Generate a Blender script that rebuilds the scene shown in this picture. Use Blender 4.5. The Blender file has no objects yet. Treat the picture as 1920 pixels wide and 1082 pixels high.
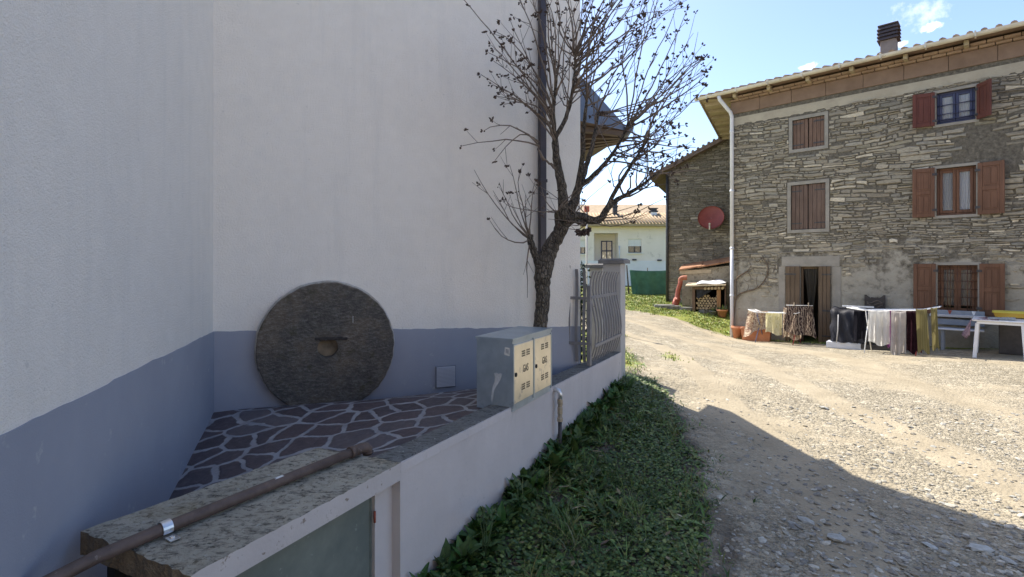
import bpy, math, random
import numpy as np
from mathutils import Vector, Matrix
R = math.radians
random.seed(7); rng = np.random.default_rng(7)
SC = bpy.context.scene
COL = SC.collection
EYE = 1.72            # eye height of the photographer above the local ground
F = 960.0             # focal length in pixels of the 1920 px wide picture
HX, HY = 960.0, 500.0 # principal vertical, horizon row

# ------------------------------------------------------------------ survey helpers
def ray(px, py): return Vector(((px-HX)/F, 1.0, -(py-HY)/F))
def at(px, py, Y):                       # surveyed point at distance Y
    r = ray(px, py); return Vector((r.x*Y, Y, r.z*Y+EYE))
def onz(px, py, ze):                     # surveyed point on a level ze below the eye
    Y = ze/((py-HY)/F); return at(px, py, Y)
def V(*a): return Vector(a)

# ------------------------------------------------------------------ materials
def newmat(name):
    m = bpy.data.materials.new(name); m.use_nodes = True
    nt = m.node_tree
    b = next(n for n in nt.nodes if n.type == 'BSDF_PRINCIPLED')
    return m, nt, b
def nd(nt, t, **kw):
    n = nt.nodes.new(t)
    for k, v in kw.items():
        if k in n.inputs.keys(): n.inputs[k].default_value = v
        else: setattr(n, k, v)
    return n
def lk(nt, a, b): nt.links.new(a, b)
def rgb(c): return (c[0], c[1], c[2], 1.0)
def coords(nt, stretch=(1,1,1), rot=(0,0,0), kind='Object'):
    tc = nd(nt, 'ShaderNodeTexCoord'); mp = nd(nt, 'ShaderNodeMapping')
    mp.inputs['Scale'].default_value = stretch; mp.inputs['Rotation'].default_value = rot
    lk(nt, tc.outputs[kind], mp.inputs['Vector']); return mp.outputs['Vector']
def noise(nt, vec, scale, detail=5, rough=.6, dist=0):
    n = nd(nt, 'ShaderNodeTexNoise', Scale=scale, Detail=detail, Roughness=rough, Distortion=dist)
    lk(nt, vec, n.inputs['Vector']); return n.outputs['Fac']
def ramp(nt, fac, stops, interp='LINEAR'):
    r = nd(nt, 'ShaderNodeValToRGB'); cr = r.color_ramp; cr.interpolation = interp
    while len(cr.elements) < len(stops): cr.elements.new(.5)
    for e, (p, c) in zip(cr.elements, stops):
        e.position = p; e.color = rgb(c) if isinstance(c, tuple) else (c, c, c, 1)
    lk(nt, fac, r.inputs['Fac']); return r.outputs['Color']
def mix(nt, fac, a, b, mode='MIX'):
    m = nd(nt, 'ShaderNodeMix', data_type='RGBA', blend_type=mode)
    for sock, val in ((m.inputs[0], fac), (m.inputs[6], a), (m.inputs[7], b)):
        if isinstance(val, (int, float)): sock.default_value = val
        elif isinstance(val, tuple): sock.default_value = rgb(val)
        else: lk(nt, val, sock)
    return m.outputs[2]
def mth(nt, op, a, b=0.0, clamp=False):
    m = nd(nt, 'ShaderNodeMath', operation=op); m.use_clamp = clamp
    for s, v in ((m.inputs[0], a), (m.inputs[1], b)):
        if isinstance(v, (int, float)): s.default_value = v
        else: lk(nt, v, s)
    return m.outputs[0]
def bump(nt, b, h, strength=.3, dist=.01, prev=None):
    n = nd(nt, 'ShaderNodeBump', Strength=strength, Distance=dist)
    lk(nt, h, n.inputs['Height'])
    if prev is not None: lk(nt, prev, n.inputs['Normal'])
    lk(nt, n.outputs['Normal'], b.inputs['Normal']); return n.outputs['Normal']
def pm(name, c1, c2=None, scale=5, rough=.75, metal=0, bs=.2, bscale=60, bdist=.004, stretch=(1,1,1), spots=None, spec=.4, lo=.35, hi=.65, rvar=0):
    """general mottled material: two tones over noise, optional spots (colour, scale, threshold), fine bump"""
    m, nt, b = newmat(name)
    c2 = c2 or tuple(x*.8 for x in c1)
    v = coords(nt, stretch)
    n1 = noise(nt, v, scale, 7, .62)
    c = ramp(nt, n1, [(lo, c1), (hi, c2)])
    if spots:
        s = noise(nt, v, spots[1], 5, .7)
        c = mix(nt, ramp(nt, s, [(spots[2], 0.0), (spots[2]+.06, 1.0)]), c, spots[0])
    lk(nt, c, b.inputs['Base Color'])
    b.inputs['Roughness'].default_value = rough; b.inputs['Metallic'].default_value = metal
    b.inputs['Specular IOR Level'].default_value = spec
    if rvar:
        lk(nt, mth(nt, 'ADD', mth(nt, 'MULTIPLY', n1, rvar), rough-rvar/2), b.inputs['Roughness'])
    if bs: bump(nt, b, noise(nt, v, bscale, 4, .6), bs, bdist)
    return m

def mat_plaster():
    m, nt, b = newmat('white_roughcast')
    v = coords(nt)
    big = noise(nt, v, .7, 4, .6); mid = noise(nt, v, 9, 5, .65)
    c = mix(nt, .6, ramp(nt, big, [(.3, (.885,.83,.755)), (.7, (.935,.88,.805))]), ramp(nt, mid, [(.3, (.87,.81,.73)), (.7, (.94,.88,.80))]))
    vert = noise(nt, coords(nt, (3.5,3.5,.22)), 2.2, 7, .65)
    c = mix(nt, ramp(nt, noise(nt, v, 1.3, 8, .68), [(.50, 0.0), (.72, .35)]), c, (.76,.72,.66))
    c = mix(nt, ramp(nt, noise(nt, v, 23, 3, .5), [(.70, 0.0), (.76, .5)]), c, (.66,.63,.58))
    c = mix(nt, ramp(nt, vert, [(.52, 0.0), (.75, .32)]), c, (.70,.675,.635))
    lk(nt, c, b.inputs['Base Color']); b.inputs['Roughness'].default_value = .92; b.inputs['Specular IOR Level'].default_value = .15
    g = mth(nt, 'ADD', noise(nt, v, 70, 4, .7), mth(nt, 'MULTIPLY', noise(nt, v, 190, 2, .6), .6))
    bump(nt, b, g, .85, .009)
    return m
def mat_mortar():
    m, nt, b = newmat('lime_mortar')
    obj = coords(nt); sep = nd(nt, 'ShaderNodeSeparateXYZ'); lk(nt, obj, sep.inputs[0])
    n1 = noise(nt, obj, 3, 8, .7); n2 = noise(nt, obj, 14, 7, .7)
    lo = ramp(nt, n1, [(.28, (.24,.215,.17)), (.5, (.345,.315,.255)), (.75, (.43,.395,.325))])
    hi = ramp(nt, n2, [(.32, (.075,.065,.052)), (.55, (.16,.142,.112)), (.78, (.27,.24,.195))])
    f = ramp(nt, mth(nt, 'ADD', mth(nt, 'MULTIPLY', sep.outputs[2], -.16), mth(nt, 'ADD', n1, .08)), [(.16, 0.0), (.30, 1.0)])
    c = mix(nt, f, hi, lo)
    c = mix(nt, ramp(nt, noise(nt, coords(nt, (1,1,2.2)), 7, 6, .7), [(.60, 0.0), (.68, .7)]), c, (.15,.13,.10))
    lk(nt, c, b.inputs['Base Color']); b.inputs['Roughness'].default_value = .95; b.inputs['Specular IOR Level'].default_value = .1
    bump(nt, b, mth(nt, 'ADD', n2, n1), .9, .03); return m
def mat_rubble():
    m, nt, b = newmat('rubble_stone')
    a = nd(nt, 'ShaderNodeAttribute', attribute_name='tone')
    n1 = noise(nt, coords(nt, (1,1,3.2)), 13, 7, .7); n2 = noise(nt, coords(nt), 45, 4, .6)
    c = mix(nt, 1.0, a.outputs['Color'], ramp(nt, n1, [(.25, (.55,.54,.53)), (.5, (1.0,.99,.97)), (.75, (1.35,1.32,1.27))]), 'MULTIPLY')
    c = mix(nt, ramp(nt, noise(nt, coords(nt), 5, 6, .7), [(.60, 0.0), (.70, .55)]), c, (.36,.33,.275))
    lk(nt, c, b.inputs['Base Color']); b.inputs['Roughness'].default_value = .93; b.inputs['Specular IOR Level'].default_value = .15
    bump(nt, b, mth(nt, 'ADD', n1, mth(nt, 'MULTIPLY', n2, .4)), .8, .02); return m
def mat_paving():
    m, nt, b = newmat('crazy_paving')
    tc = nd(nt, 'ShaderNodeTexCoord'); obj = tc.outputs['Object']
    n = nd(nt, 'ShaderNodeTexNoise', Scale=3.5, Detail=4.0); lk(nt, obj, n.inputs['Vector'])
    k = nd(nt, 'ShaderNodeVectorMath', operation='SCALE'); lk(nt, n.outputs['Color'], k.inputs[0]); k.inputs['Scale'].default_value = .16
    a = nd(nt, 'ShaderNodeVectorMath', operation='ADD'); lk(nt, obj, a.inputs[0]); lk(nt, k.outputs[0], a.inputs[1])
    mp = nd(nt, 'ShaderNodeMapping'); mp.inputs['Scale'].default_value = (4.1, 4.9, 0.001); mp.inputs['Rotation'].default_value = (0,0,.3)
    lk(nt, a.outputs[0], mp.inputs['Vector'])
    f1 = nd(nt, 'ShaderNodeTexVoronoi', feature='F1', Scale=1.0, Randomness=.95); f1.voronoi_dimensions = '2D'; lk(nt, mp.outputs[0], f1.inputs['Vector'])
    de = nd(nt, 'ShaderNodeTexVoronoi', feature='DISTANCE_TO_EDGE', Scale=1.0, Randomness=.95); de.voronoi_dimensions = '2D'; lk(nt, mp.outputs[0], de.inputs['Vector'])
    sp = nd(nt, 'ShaderNodeSeparateColor'); lk(nt, f1.outputs['Color'], sp.inputs[0])
    sc = ramp(nt, sp.outputs[0], [(0, (.075,.062,.068)), (.35, (.125,.094,.098)), (.6, (.09,.08,.09)), (.85, (.15,.132,.138)), (1, (.20,.185,.195))])
    fine = noise(nt, obj, 22, 7, .7)
    sc = mix(nt, .5, sc, ramp(nt, fine, [(.3, (.045,.036,.04)), (.55, (.105,.082,.088)), (.75, (.20,.175,.18)), (.9, (.33,.31,.31))]))
    edge = mth(nt, 'ADD', de.outputs['Distance'], mth(nt, 'MULTIPLY', mth(nt, 'SUBTRACT', noise(nt, obj, 18, 5, .7), .5), .11))
    mort = ramp(nt, edge, [(.062, 1.0), (.088, 0.0)])
    mc = ramp(nt, noise(nt, obj, 8, 7, .7), [(.28, (.22,.215,.225)), (.5, (.32,.315,.33)), (.75, (.40,.40,.42))])
    lk(nt, mix(nt, mort, sc, mc), b.inputs['Base Color'])
    b.inputs['Roughness'].default_value = .62; b.inputs['Specular IOR Level'].default_value = .35
    h = mth(nt, 'ADD', ramp(nt, edge, [(.055, 0.0), (.11, 1.0)]), mth(nt, 'MULTIPLY', fine, .8))
    bump(nt, b, h, .7, .012)
    return m
def mat_ground():
    """one material for soil, gravel and turf; the mesh carries where each of them lies"""
    m, nt, b = newmat('ground_mix')
    tc = nd(nt, 'ShaderNodeTexCoord'); obj = tc.outputs['Object']
    at1 = nd(nt, 'ShaderNodeAttribute', attribute_name='surf'); sp = nd(nt, 'ShaderNodeSeparateColor'); lk(nt, at1.outputs['Color'], sp.inputs[0])
    def vor(scale):
        f = nd(nt, 'ShaderNodeTexVoronoi', feature='F1', Scale=scale, Randomness=1.0); lk(nt, obj, f.inputs['Vector'])
        s = nd(nt, 'ShaderNodeSeparateColor'); lk(nt, f.outputs['Color'], s.inputs[0]); return s.outputs[0], f.outputs['Distance']
    c1, d1 = vor(34.0); c2, d2 = vor(78.0); c3, d3 = vor(13.0)
    pal = [(0, (.17,.153,.118)), (.3, (.275,.247,.19)), (.6, (.355,.32,.247)), (.85, (.43,.387,.305)), (1, (.55,.505,.41))]
    g1 = ramp(nt, c1, pal); g2 = ramp(nt, c2, pal); g3 = ramp(nt, c3, pal)
    g = mix(nt, .5, g1, g2)
    bigst = ramp(nt, mth(nt, 'ADD', mth(nt, 'MULTIPLY', c3, .6), noise(nt, obj, 2.0, 3, .5)), [(.86, 0.0), (.92, 1.0)])
    g = mix(nt, mth(nt, 'MULTIPLY', bigst, .7), g, g3)
    patch = noise(nt, obj, .55, 6, .62)
    sand = ramp(nt, noise(nt, obj, 55, 5, .7), [(.3, (.325,.282,.207)), (.7, (.405,.355,.268))])
    rutn = mth(nt, 'ADD', at1.outputs['Alpha'], mth(nt, 'MULTIPLY', mth(nt, 'SUBTRACT', noise(nt, obj, 1.6, 6, .6), .5), .9))
    sandf = mth(nt, 'MAXIMUM', mth(nt, 'MULTIPLY', ramp(nt, patch, [(.48, 0.0), (.60, 1.0)]), .85), mth(nt, 'MULTIPLY', ramp(nt, rutn, [(.35, 0.0), (.62, 1.0)]), .92))
    g = mix(nt, sandf, g, sand)
    shade = ramp(nt, noise(nt, obj, 1.7, 6, .65), [(.3, (.80,.78,.74)), (.7, (1.1,1.08,1.04))])
    g = mix(nt, 1.0, g, shade, 'MULTIPLY')
    dirt = ramp(nt, noise(nt, obj, 9, 8, .7), [(.3, (.055,.045,.036)), (.5, (.125,.105,.082)), (.7, (.22,.19,.15)), (.9, (.34,.30,.25))])
    dn = mth(nt, 'ADD', sp.outputs[1], mth(nt, 'MULTIPLY', mth(nt, 'SUBTRACT', noise(nt, obj, 4.5, 6, .65), .5), .7))
    g = mix(nt, ramp(nt, dn, [(.35, 0.0), (.65, 1.0)]), g, dirt)
    turf = ramp(nt, noise(nt, obj, 14, 8, .7), [(.28, (.10,.115,.028)), (.5, (.21,.235,.055)), (.72, (.32,.335,.10)), (.9, (.40,.37,.19))])
    tn = mth(nt, 'ADD', sp.outputs[2], mth(nt, 'MULTIPLY', mth(nt, 'SUBTRACT', noise(nt, obj, 3.2, 7, .7), .5), .9))
    tm = ramp(nt, tn, [(.42, 0.0), (.62, 1.0)])
    g = mix(nt, tm, g, turf)
    lk(nt, g, b.inputs['Base Color']); b.inputs['Roughness'].default_value = .95; b.inputs['Specular IOR Level'].default_value = .12
    h = mth(nt, 'ADD', mth(nt, 'MULTIPLY', d1, -1.0), mth(nt, 'MULTIPLY', d2, -.5))
    h = mth(nt, 'ADD', h, mth(nt, 'MULTIPLY', mth(nt, 'MULTIPLY', d3, bigst), -1.5))
    h = mth(nt, 'MULTIPLY', h, mth(nt, 'SUBTRACT', 1.0, mth(nt, 'MULTIPLY', sandf, .8)))
    h = mth(nt, 'ADD', h, mth(nt, 'MULTIPLY', noise(nt, obj, 7, 6, .7), .6))
    bump(nt, b, h, .8, .03)
    return m
def mat_millstone():
    m, nt, b = newmat('millstone_rock')
    v = coords(nt); n1 = noise(nt, v, 1.9, 8, .68); n2 = noise(nt, coords(nt, (.7,1,1.8), (0,.35,0)), 30, 7, .78)
    c = ramp(nt, n1, [(.32, (.06,.053,.046)), (.46, (.14,.125,.11)), (.56, (.235,.18,.13)), (.66, (.30,.24,.18)), (.75, (.15,.125,.09))])
    c = mix(nt, .5, c, ramp(nt, n2, [(.34, (.02,.018,.017)), (.5, (.12,.108,.092)), (.66, (.34,.32,.29))]))
    li = noise(nt, v, 6, 6, .7)
    c = mix(nt, ramp(nt, li, [(.57, 0.0), (.66, .6)]), c, (.085,.078,.035))
    lk(nt, c, b.inputs['Base Color']); b.inputs['Roughness'].default_value = .9
    bump(nt, b, mth(nt, 'ADD', n2, mth(nt, 'MULTIPLY', noise(nt, v, 75, 4, .7), .7)), 1.0, .022)
    return m
def mat_concrete(name, base=(.36,.33,.27), dark=(.10,.092,.075), moss=(.20,.16,.07)):
    m, nt, b = newmat(name)
    v = coords(nt); s = coords(nt, (6,26,20), (0,0,.5))
    n1 = noise(nt, v, 4, 8, .7); pits = noise(nt, v, 42, 6, .72)
    streak = noise(nt, coords(nt, (1,2.6,1), (0,0,-.48)), 16, 6, .72)
    c = ramp(nt, n1, [(.3, tuple(x*.8 for x in base)), (.7, tuple(min(1, x*1.15) for x in base))])
    c = mix(nt, ramp(nt, streak, [(.34, .9), (.50, 0.0)]), c, dark)
    c = mix(nt, ramp(nt, pits, [(.36, .9), (.46, 0.0)]), c, dark)
    c = mix(nt, ramp(nt, noise(nt, v, 2.2, 6, .65), [(.52, 0.0), (.68, .5)]), c, moss)
    c = mix(nt, ramp(nt, noise(nt, v, 26, 5, .7), [(.62, 0.0), (.70, .7)]), c, (.55,.54,.50))
    lk(nt, c, b.inputs['Base Color']); b.inputs['Roughness'].default_value = .95; b.inputs['Specular IOR Level'].default_value = .15
    bump(nt, b, mth(nt, 'ADD', pits, streak), .9, .012)
    return m
def mat_wood(name, c1, c2, axis=2, scale=9, rough=.6, dark=None):
    m, nt, b = newmat(name)
    st = [7,7,7]; st[axis] = .6
    v = coords(nt, tuple(st)); n1 = noise(nt, v, scale*.35, 7, .65, .6); n2 = noise(nt, coords(nt), 1.6, 5, .6)
    c = ramp(nt, n1, [(.3, c1), (.7, c2)])
    c = mix(nt, ramp(nt, n2, [(.4, 0.0), (.75, .5)]), c, dark or tuple(x*.55 for x in c1))
    lk(nt, c, b.inputs['Base Color']); b.inputs['Roughness'].default_value = rough; b.inputs['Specular IOR Level'].default_value = .3
    bump(nt, b, n1, .35, .006)
    return m
def mat_bark():
    m, nt, b = newmat('rough_bark')
    v = coords(nt, (1,1,.42)); vo = nd(nt, 'ShaderNodeTexVoronoi', feature='DISTANCE_TO_EDGE', Scale=44.0); lk(nt, v, vo.inputs['Vector'])
    n1 = noise(nt, v, 24, 8, .72); n2 = noise(nt, coords(nt), 7, 6, .65)
    c = ramp(nt, n1, [(.3, (.065,.053,.043)), (.52, (.165,.138,.11)), (.72, (.32,.275,.22))])
    c = mix(nt, ramp(nt, n2, [(.55, 0.0), (.68, .55)]), c, (.17,.15,.065))
    c = mix(nt, ramp(nt, vo.outputs['Distance'], [(.0, .85), (.12, 0.0)]), c, (.025,.02,.016))
    lk(nt, c, b.inputs['Base Color']); b.inputs['Roughness'].default_value = .95
    bump(nt, b, mth(nt, 'ADD', ramp(nt, vo.outputs['Distance'], [(0, 0.0), (.3, 1.0)]), n1), 1.0, .02)
    return m
def mat_leaf(name, rough=.5, trans=.15):
    m, nt, b = newmat(name)
    a = nd(nt, 'ShaderNodeAttribute', attribute_name='tone')
    n1 = noise(nt, coords(nt), 40, 3, .6)
    c = mix(nt, 1.0, a.outputs['Color'], ramp(nt, n1, [(.3, (.75,.75,.7)), (.7, (1.2,1.2,1.15))]), 'MULTIPLY')
    lk(nt, c, b.inputs['Base Color']); b.inputs['Roughness'].default_value = rough; b.inputs['Specular IOR Level'].default_value = .3
    try: b.inputs['Subsurface Weight'].default_value = 0
    except Exception: pass
    return m
def mat_glass(name, refl=.55, tint=(.75,.82,.88), rough=.02):
    m, nt, b = newmat(name); nt.nodes.remove(b)
    out = next(n for n in nt.nodes if n.type == 'OUTPUT_MATERIAL')
    t = nd(nt, 'ShaderNodeBsdfTransparent'); t.inputs[0].default_value = rgb(tint)
    g = nd(nt, 'ShaderNodeBsdfGlossy', Roughness=rough); g.inputs[0].default_value = (.95,.95,.95,1)
    mx = nd(nt, 'ShaderNodeMixShader')
    fr = nd(nt, 'ShaderNodeFresnel', IOR=1.5)
    lk(nt, mth(nt, 'ADD', mth(nt, 'MULTIPLY', fr.outputs[0], .8), refl*.3, True), mx.inputs[0])
    lk(nt, t.outputs[0], mx.inputs[1]); lk(nt, g.outputs[0], mx.inputs[2]); lk(nt, mx.outputs[0], out.inputs[0])
    return m
def mat_pattern(name, cols, scale, stretch=(1,1,1), kind='noise', rough=.9, dist=1.0, transl=.6):
    m, nt, b = newmat(name); v = coords(nt, stretch)
    if kind == 'noise':
        c = ramp(nt, noise(nt, v, scale, 4, .6, dist), cols, 'LINEAR')
    elif kind == 'wave':
        w = nd(nt, 'ShaderNodeTexWave', Scale=scale, Distortion=9.0, Detail=3.0); w.inputs['Detail Scale'].default_value = 1.6
        lk(nt, v, w.inputs['Vector']); c = ramp(nt, w.outputs['Fac'], cols)
    elif kind == 'check':
        w = nd(nt, 'ShaderNodeTexWave', Scale=scale); w.bands_direction = 'X'; lk(nt, v, w.inputs['Vector'])
        w2 = nd(nt, 'ShaderNodeTexWave', Scale=scale); w2.bands_direction = 'Z'; lk(nt, v, w2.inputs['Vector'])
        c = ramp(nt, mth(nt, 'MULTIPLY', w.outputs['Fac'], w2.outputs['Fac']), cols)
    else:
        w = nd(nt, 'ShaderNodeTexVoronoi', Scale=scale); lk(nt, v, w.inputs['Vector']); c = ramp(nt, w.outputs['Distance'], cols)
    lk(nt, c, b.inputs['Base Color']); b.inputs['Roughness'].default_value = rough; b.inputs['Specular IOR Level'].default_value = .1
    bump(nt, b, noise(nt, coords(nt), 300, 2, .5), .15, .002)
    if transl:
        out = next(n for n in nt.nodes if n.type == 'OUTPUT_MATERIAL'); tr_ = nd(nt, 'ShaderNodeBsdfTranslucent'); lk(nt, c, tr_.inputs[0])
        mx = nd(nt, 'ShaderNodeMixShader'); mx.inputs[0].default_value = transl; lk(nt, b.outputs[0], mx.inputs[1]); lk(nt, tr_.outputs[0], mx.inputs[2]); lk(nt, mx.outputs[0], out.inputs[0])
    return m

# ------------------------------------------------------------------ mesh builder
MATW = {}
class MB:
    def __init__(s): s.v = []; s.f = []; s.mi = []; s.sm = []; s.tone = []; s.cur = 0; s.smooth = False; s.tn = (1,1,1)
    def vs(s, pts): i = len(s.v); s.v.extend([tuple(p) for p in pts]); return i
    def face(s, idx): s.f.append(tuple(idx)); s.mi.append(s.cur); s.sm.append(s.smooth); s.tone.append(s.tn)
    def quad(s, a, b, c, d): i = s.vs([a, b, c, d]); s.face((i, i+1, i+2, i+3))
    def poly(s, pts): i = s.vs(pts); s.face(range(i, i+len(pts)))
    def hexa(s, lo, hi):               # lo, hi: four corners each, same winding (counter-clockwise from above)
        i = s.vs(list(lo)+list(hi))
        for q in ((3,2,1,0), (4,5,6,7), (0,1,5,4), (1,2,6,5), (2,3,7,6), (3,0,4,7)): s.face([i+k for k in q])
    def box(s, c, size, ax=None, bev=0):   # ax: three unit vectors
        c = Vector(c); a = ax or (Vector((1,0,0)), Vector((0,1,0)), Vector((0,0,1)))
        h = [x/2 for x in size]
        def P(i, j, k): return c+a[0]*(i*h[0])+a[1]*(j*h[1])+a[2]*(k*h[2])
        if not bev:
            s.hexa([P(-1,-1,-1), P(1,-1,-1), P(1,1,-1), P(-1,1,-1)], [P(-1,-1,1), P(1,-1,1), P(1,1,1), P(-1,1,1)]); return
        bx, by, bz = [1-bev/x for x in h]
        # chamfered box
        idx = {}
        for i in (-1,1):
            for j in (-1,1):
                for k in (-1,1):
                    idx[i,j,k] = (s.vs([P(i, j*by, k*bz)]), s.vs([P(i*bx, j, k*bz)]), s.vs([P(i*bx, j*by, k)]))
        def fl(q, fwd): s.face(q if fwd else q[::-1])
        for sg in (-1,1):
            fl([idx[sg,-1,-1][0], idx[sg,1,-1][0], idx[sg,1,1][0], idx[sg,-1,1][0]], sg > 0)
            fl([idx[-1,sg,-1][1], idx[1,sg,-1][1], idx[1,sg,1][1], idx[-1,sg,1][1]], sg < 0)
            fl([idx[-1,-1,sg][2], idx[1,-1,sg][2], idx[1,1,sg][2], idx[-1,1,sg][2]], sg > 0)
        for i in (-1,1):
            for j in (-1,1):
                fl([idx[i,j,-1][0], idx[i,j,-1][1], idx[i,j,1][1], idx[i,j,1][0]], i*j > 0)
                fl([idx[i,-1,j][0], idx[i,-1,j][2], idx[i,1,j][2], idx[i,1,j][0]], i*j < 0)
                fl([idx[-1,i,j][1], idx[-1,i,j][2], idx[1,i,j][2], idx[1,i,j][1]], i*j > 0)
        for i in (-1,1):
            for j in (-1,1):
                for k in (-1,1): fl(list(idx[i,j,k]), i*j*k > 0)
    def tube(s, pts, rad, n=8, caps=True, smooth=True):
        pts = [Vector(p) for p in pts]; m = len(pts)
        rad = rad if hasattr(rad, '__len__') else [rad]*m
        t0 = (pts[1]-pts[0]).normalized(); up = Vector((0,0,1)) if abs(t0.z) < .9 else Vector((1,0,0))
        nx = t0.cross(up).normalized(); rings = []; prev = t0
        for i, p in enumerate(pts):
            t = (pts[min(i+1, m-1)]-pts[max(i-1, 0)])
            t = t.normalized() if t.length > 1e-9 else prev
            q = prev.rotation_difference(t); nx = (q @ nx); nx = (nx - t*nx.dot(t)).normalized(); ny = t.cross(nx); prev = t
            rings.append(s.vs([p+(nx*math.cos(2*math.pi*k/n)+ny*math.sin(2*math.pi*k/n))*rad[i] for k in range(n)]))
        so = s.smooth; s.smooth = smooth
        for i in range(m-1):
            for k in range(n):
                s.face((rings[i]+k, rings[i]+(k+1) % n, rings[i+1]+(k+1) % n, rings[i+1]+k))
        s.smooth = so
        if caps:
            s.face([rings[0]+k for k in range(n)][::-1]); s.face([rings[-1]+k for k in range(n)])
    def lathe(s, c, axis, prof, n=24, closed=False):    # prof: (along, radius)
        axis = Vector(axis).normalized(); up = Vector((0,0,1)) if abs(axis.z) < .9 else Vector((1,0,0))
        a = axis.cross(up).normalized(); b = axis.cross(a); c = Vector(c); rings = []
        for (h, r) in prof:
            rings.append(s.vs([c+axis*h+(a*math.cos(2*math.pi*k/n)+b*math.sin(2*math.pi*k/n))*r for k in range(n)]))
        m = len(rings)
        for i in range(m if closed else m-1):
            j = (i+1) % m
            for k in range(n): s.face((rings[i]+k, rings[i]+(k+1) % n, rings[j]+(k+1) % n, rings[j]+k))
    def extrude(s, poly, d):           # closed polygon (3-d points) swept by vector d
        poly = [Vector(p) for p in poly]; d = Vector(d); n = len(poly)
        i = s.vs(poly); j = s.vs([p+d for p in poly])
        s.face([i+k for k in range(n)][::-1]); s.face([j+k for k in range(n)])
        for k in range(n): s.face((i+k, i+(k+1) % n, j+(k+1) % n, j+k))
    def grid(s, rows):                 # rows of equal-length points
        w = len(rows[0]); i0 = s.vs([p for r in rows for p in r])
        for r in range(len(rows)-1):
            for c in range(w-1): s.face((i0+r*w+c, i0+r*w+c+1, i0+(r+1)*w+c+1, i0+(r+1)*w+c))
    def build(s, name, mats, parent=None, local=False, recalc=True):
        me = bpy.data.meshes.new(name)
        vv = s.v
        if parent is not None and not local:
            iw = MATW[parent.name].inverted(); vv = [tuple(iw @ Vector(p)) for p in s.v]
        me.from_pydata(vv, [], s.f)
        mats = mats if isinstance(mats, (list, tuple)) else [mats]
        for m in mats: me.materials.append(m)
        me.polygons.foreach_set('material_index', s.mi); me.polygons.foreach_set('use_smooth', s.sm)
        if any(t != (1,1,1) for t in s.tone):
            ca = me.attributes.new('tone', 'FLOAT_COLOR', 'FACE')
            ca.data.foreach_set('color', [x for t in s.tone for x in (t[0], t[1], t[2], 1.0)])
        me.update()
        if recalc:
            import bmesh
            bm = bmesh.new(); bm.from_mesh(me); bmesh.ops.recalc_face_normals(bm, faces=bm.faces); bm.to_mesh(me); bm.free()
        o = bpy.data.objects.new(name, me); COL.objects.link(o)
        if parent is not None:
            o.parent = parent; MATW[o.name] = MATW[parent.name].copy()
        else: MATW[o.name] = Matrix()
        return o
def thing(name, label, cat, loc=(0,0,0), rotz=0, group=None):
    o = bpy.data.objects.new(name, None); COL.objects.link(o); o.empty_display_size = .1
    o.location = loc; o.rotation_euler = (0, 0, rotz); o['label'] = label; o['category'] = cat
    if group: o['group'] = group
    MATW[o.name] = Matrix.Translation(Vector(loc)) @ Matrix.Rotation(rotz, 4, 'Z')
    return o
def tag(o, label, cat, group=None, kind=None):
    if label: o['label'] = label
    if cat: o['category'] = cat
    if group: o['group'] = group
    if kind: o['kind'] = kind
    return o
def recentre(o, loc):
    """give a top-level mesh its origin at loc"""
    loc = Vector(loc); o.data.transform(Matrix.Translation(-loc)); o.location = loc; MATW[o.name] = Matrix.Translation(loc); return o
def copy_tree(o, loc=None, parent=None):
    c = o.copy(); COL.objects.link(c)
    if parent is not None: c.parent = parent
    if loc is not None: c.location = loc
    for ch in list(o.children): copy_tree(ch, None, c)
    return c

M = {}
M['plaster'] = mat_plaster()
M['blue'] = pm('blue_grey_plinth_paint', (.315,.33,.385), (.355,.37,.425), 1.2, .85, bs=.45, bscale=150, bdist=.004, spots=((.43,.435,.46), 5.5, .63), spec=.2)
M['lowwall'] = pm('lilac_white_render', (.53,.485,.465), (.60,.55,.53), 1.6, .9, bs=.35, bscale=45, bdist=.006, spots=((.45,.425,.415), 2.4, .60), spec=.2)
M['coping'] = mat_concrete('grey_coping_concrete', (.22,.215,.20), (.07,.068,.062), (.13,.125,.105))
M['slab'] = mat_concrete('weathered_concrete_slab', (.46,.42,.335), (.075,.068,.055), (.33,.26,.14))
M['slabedge'] = pm('painted_slab_edge', (.50,.455,.435), (.57,.525,.50), 3, .9, bs=.5, bscale=30, bdist=.006, spots=((.27,.22,.18), 24, .61))
M['rawedge'] = pm('broken_concrete_edge', (.16,.115,.07), (.25,.19,.12), 9, .95, bs=1, bscale=25, bdist=.03)
M['paving'] = mat_paving()
M['ground'] = mat_ground()
M['mill'] = mat_millstone()
M['millrim'] = pm('plaster_rim', (.55,.53,.50), (.38,.33,.27), 12, .95, bs=.7, bscale=30, bdist=.01)
M['galv'] = pm('galvanised_sheet', (.36,.42,.46), (.47,.53,.57), 6, .42, metal=.6, bs=.06, bscale=12, bdist=.01, spots=((.36,.40,.44), 9, .6), rvar=.2)
M['galvdoor'] = pm('galvanised_door_sheet', (.72,.69,.60), (.84,.80,.70), 7, .34, metal=.9, bs=.10, bscale=9, bdist=.006, spots=((.55,.54,.52), 10, .58), rvar=.25)  # warm pale tone paints the sunlit road's reflection into the doors
M['greensheet'] = pm('dull_green_zinc', (.145,.165,.145), (.215,.235,.20), 5, .75, metal=.1, bs=.25, bscale=16, bdist=.004, spots=((.38,.41,.37), 9, .60), rvar=.25)
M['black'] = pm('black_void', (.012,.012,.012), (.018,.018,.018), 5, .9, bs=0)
M['dark'] = pm('dark_metal', (.045,.043,.046), (.07,.066,.068), 8, .5, metal=.3, bs=.05)
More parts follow.
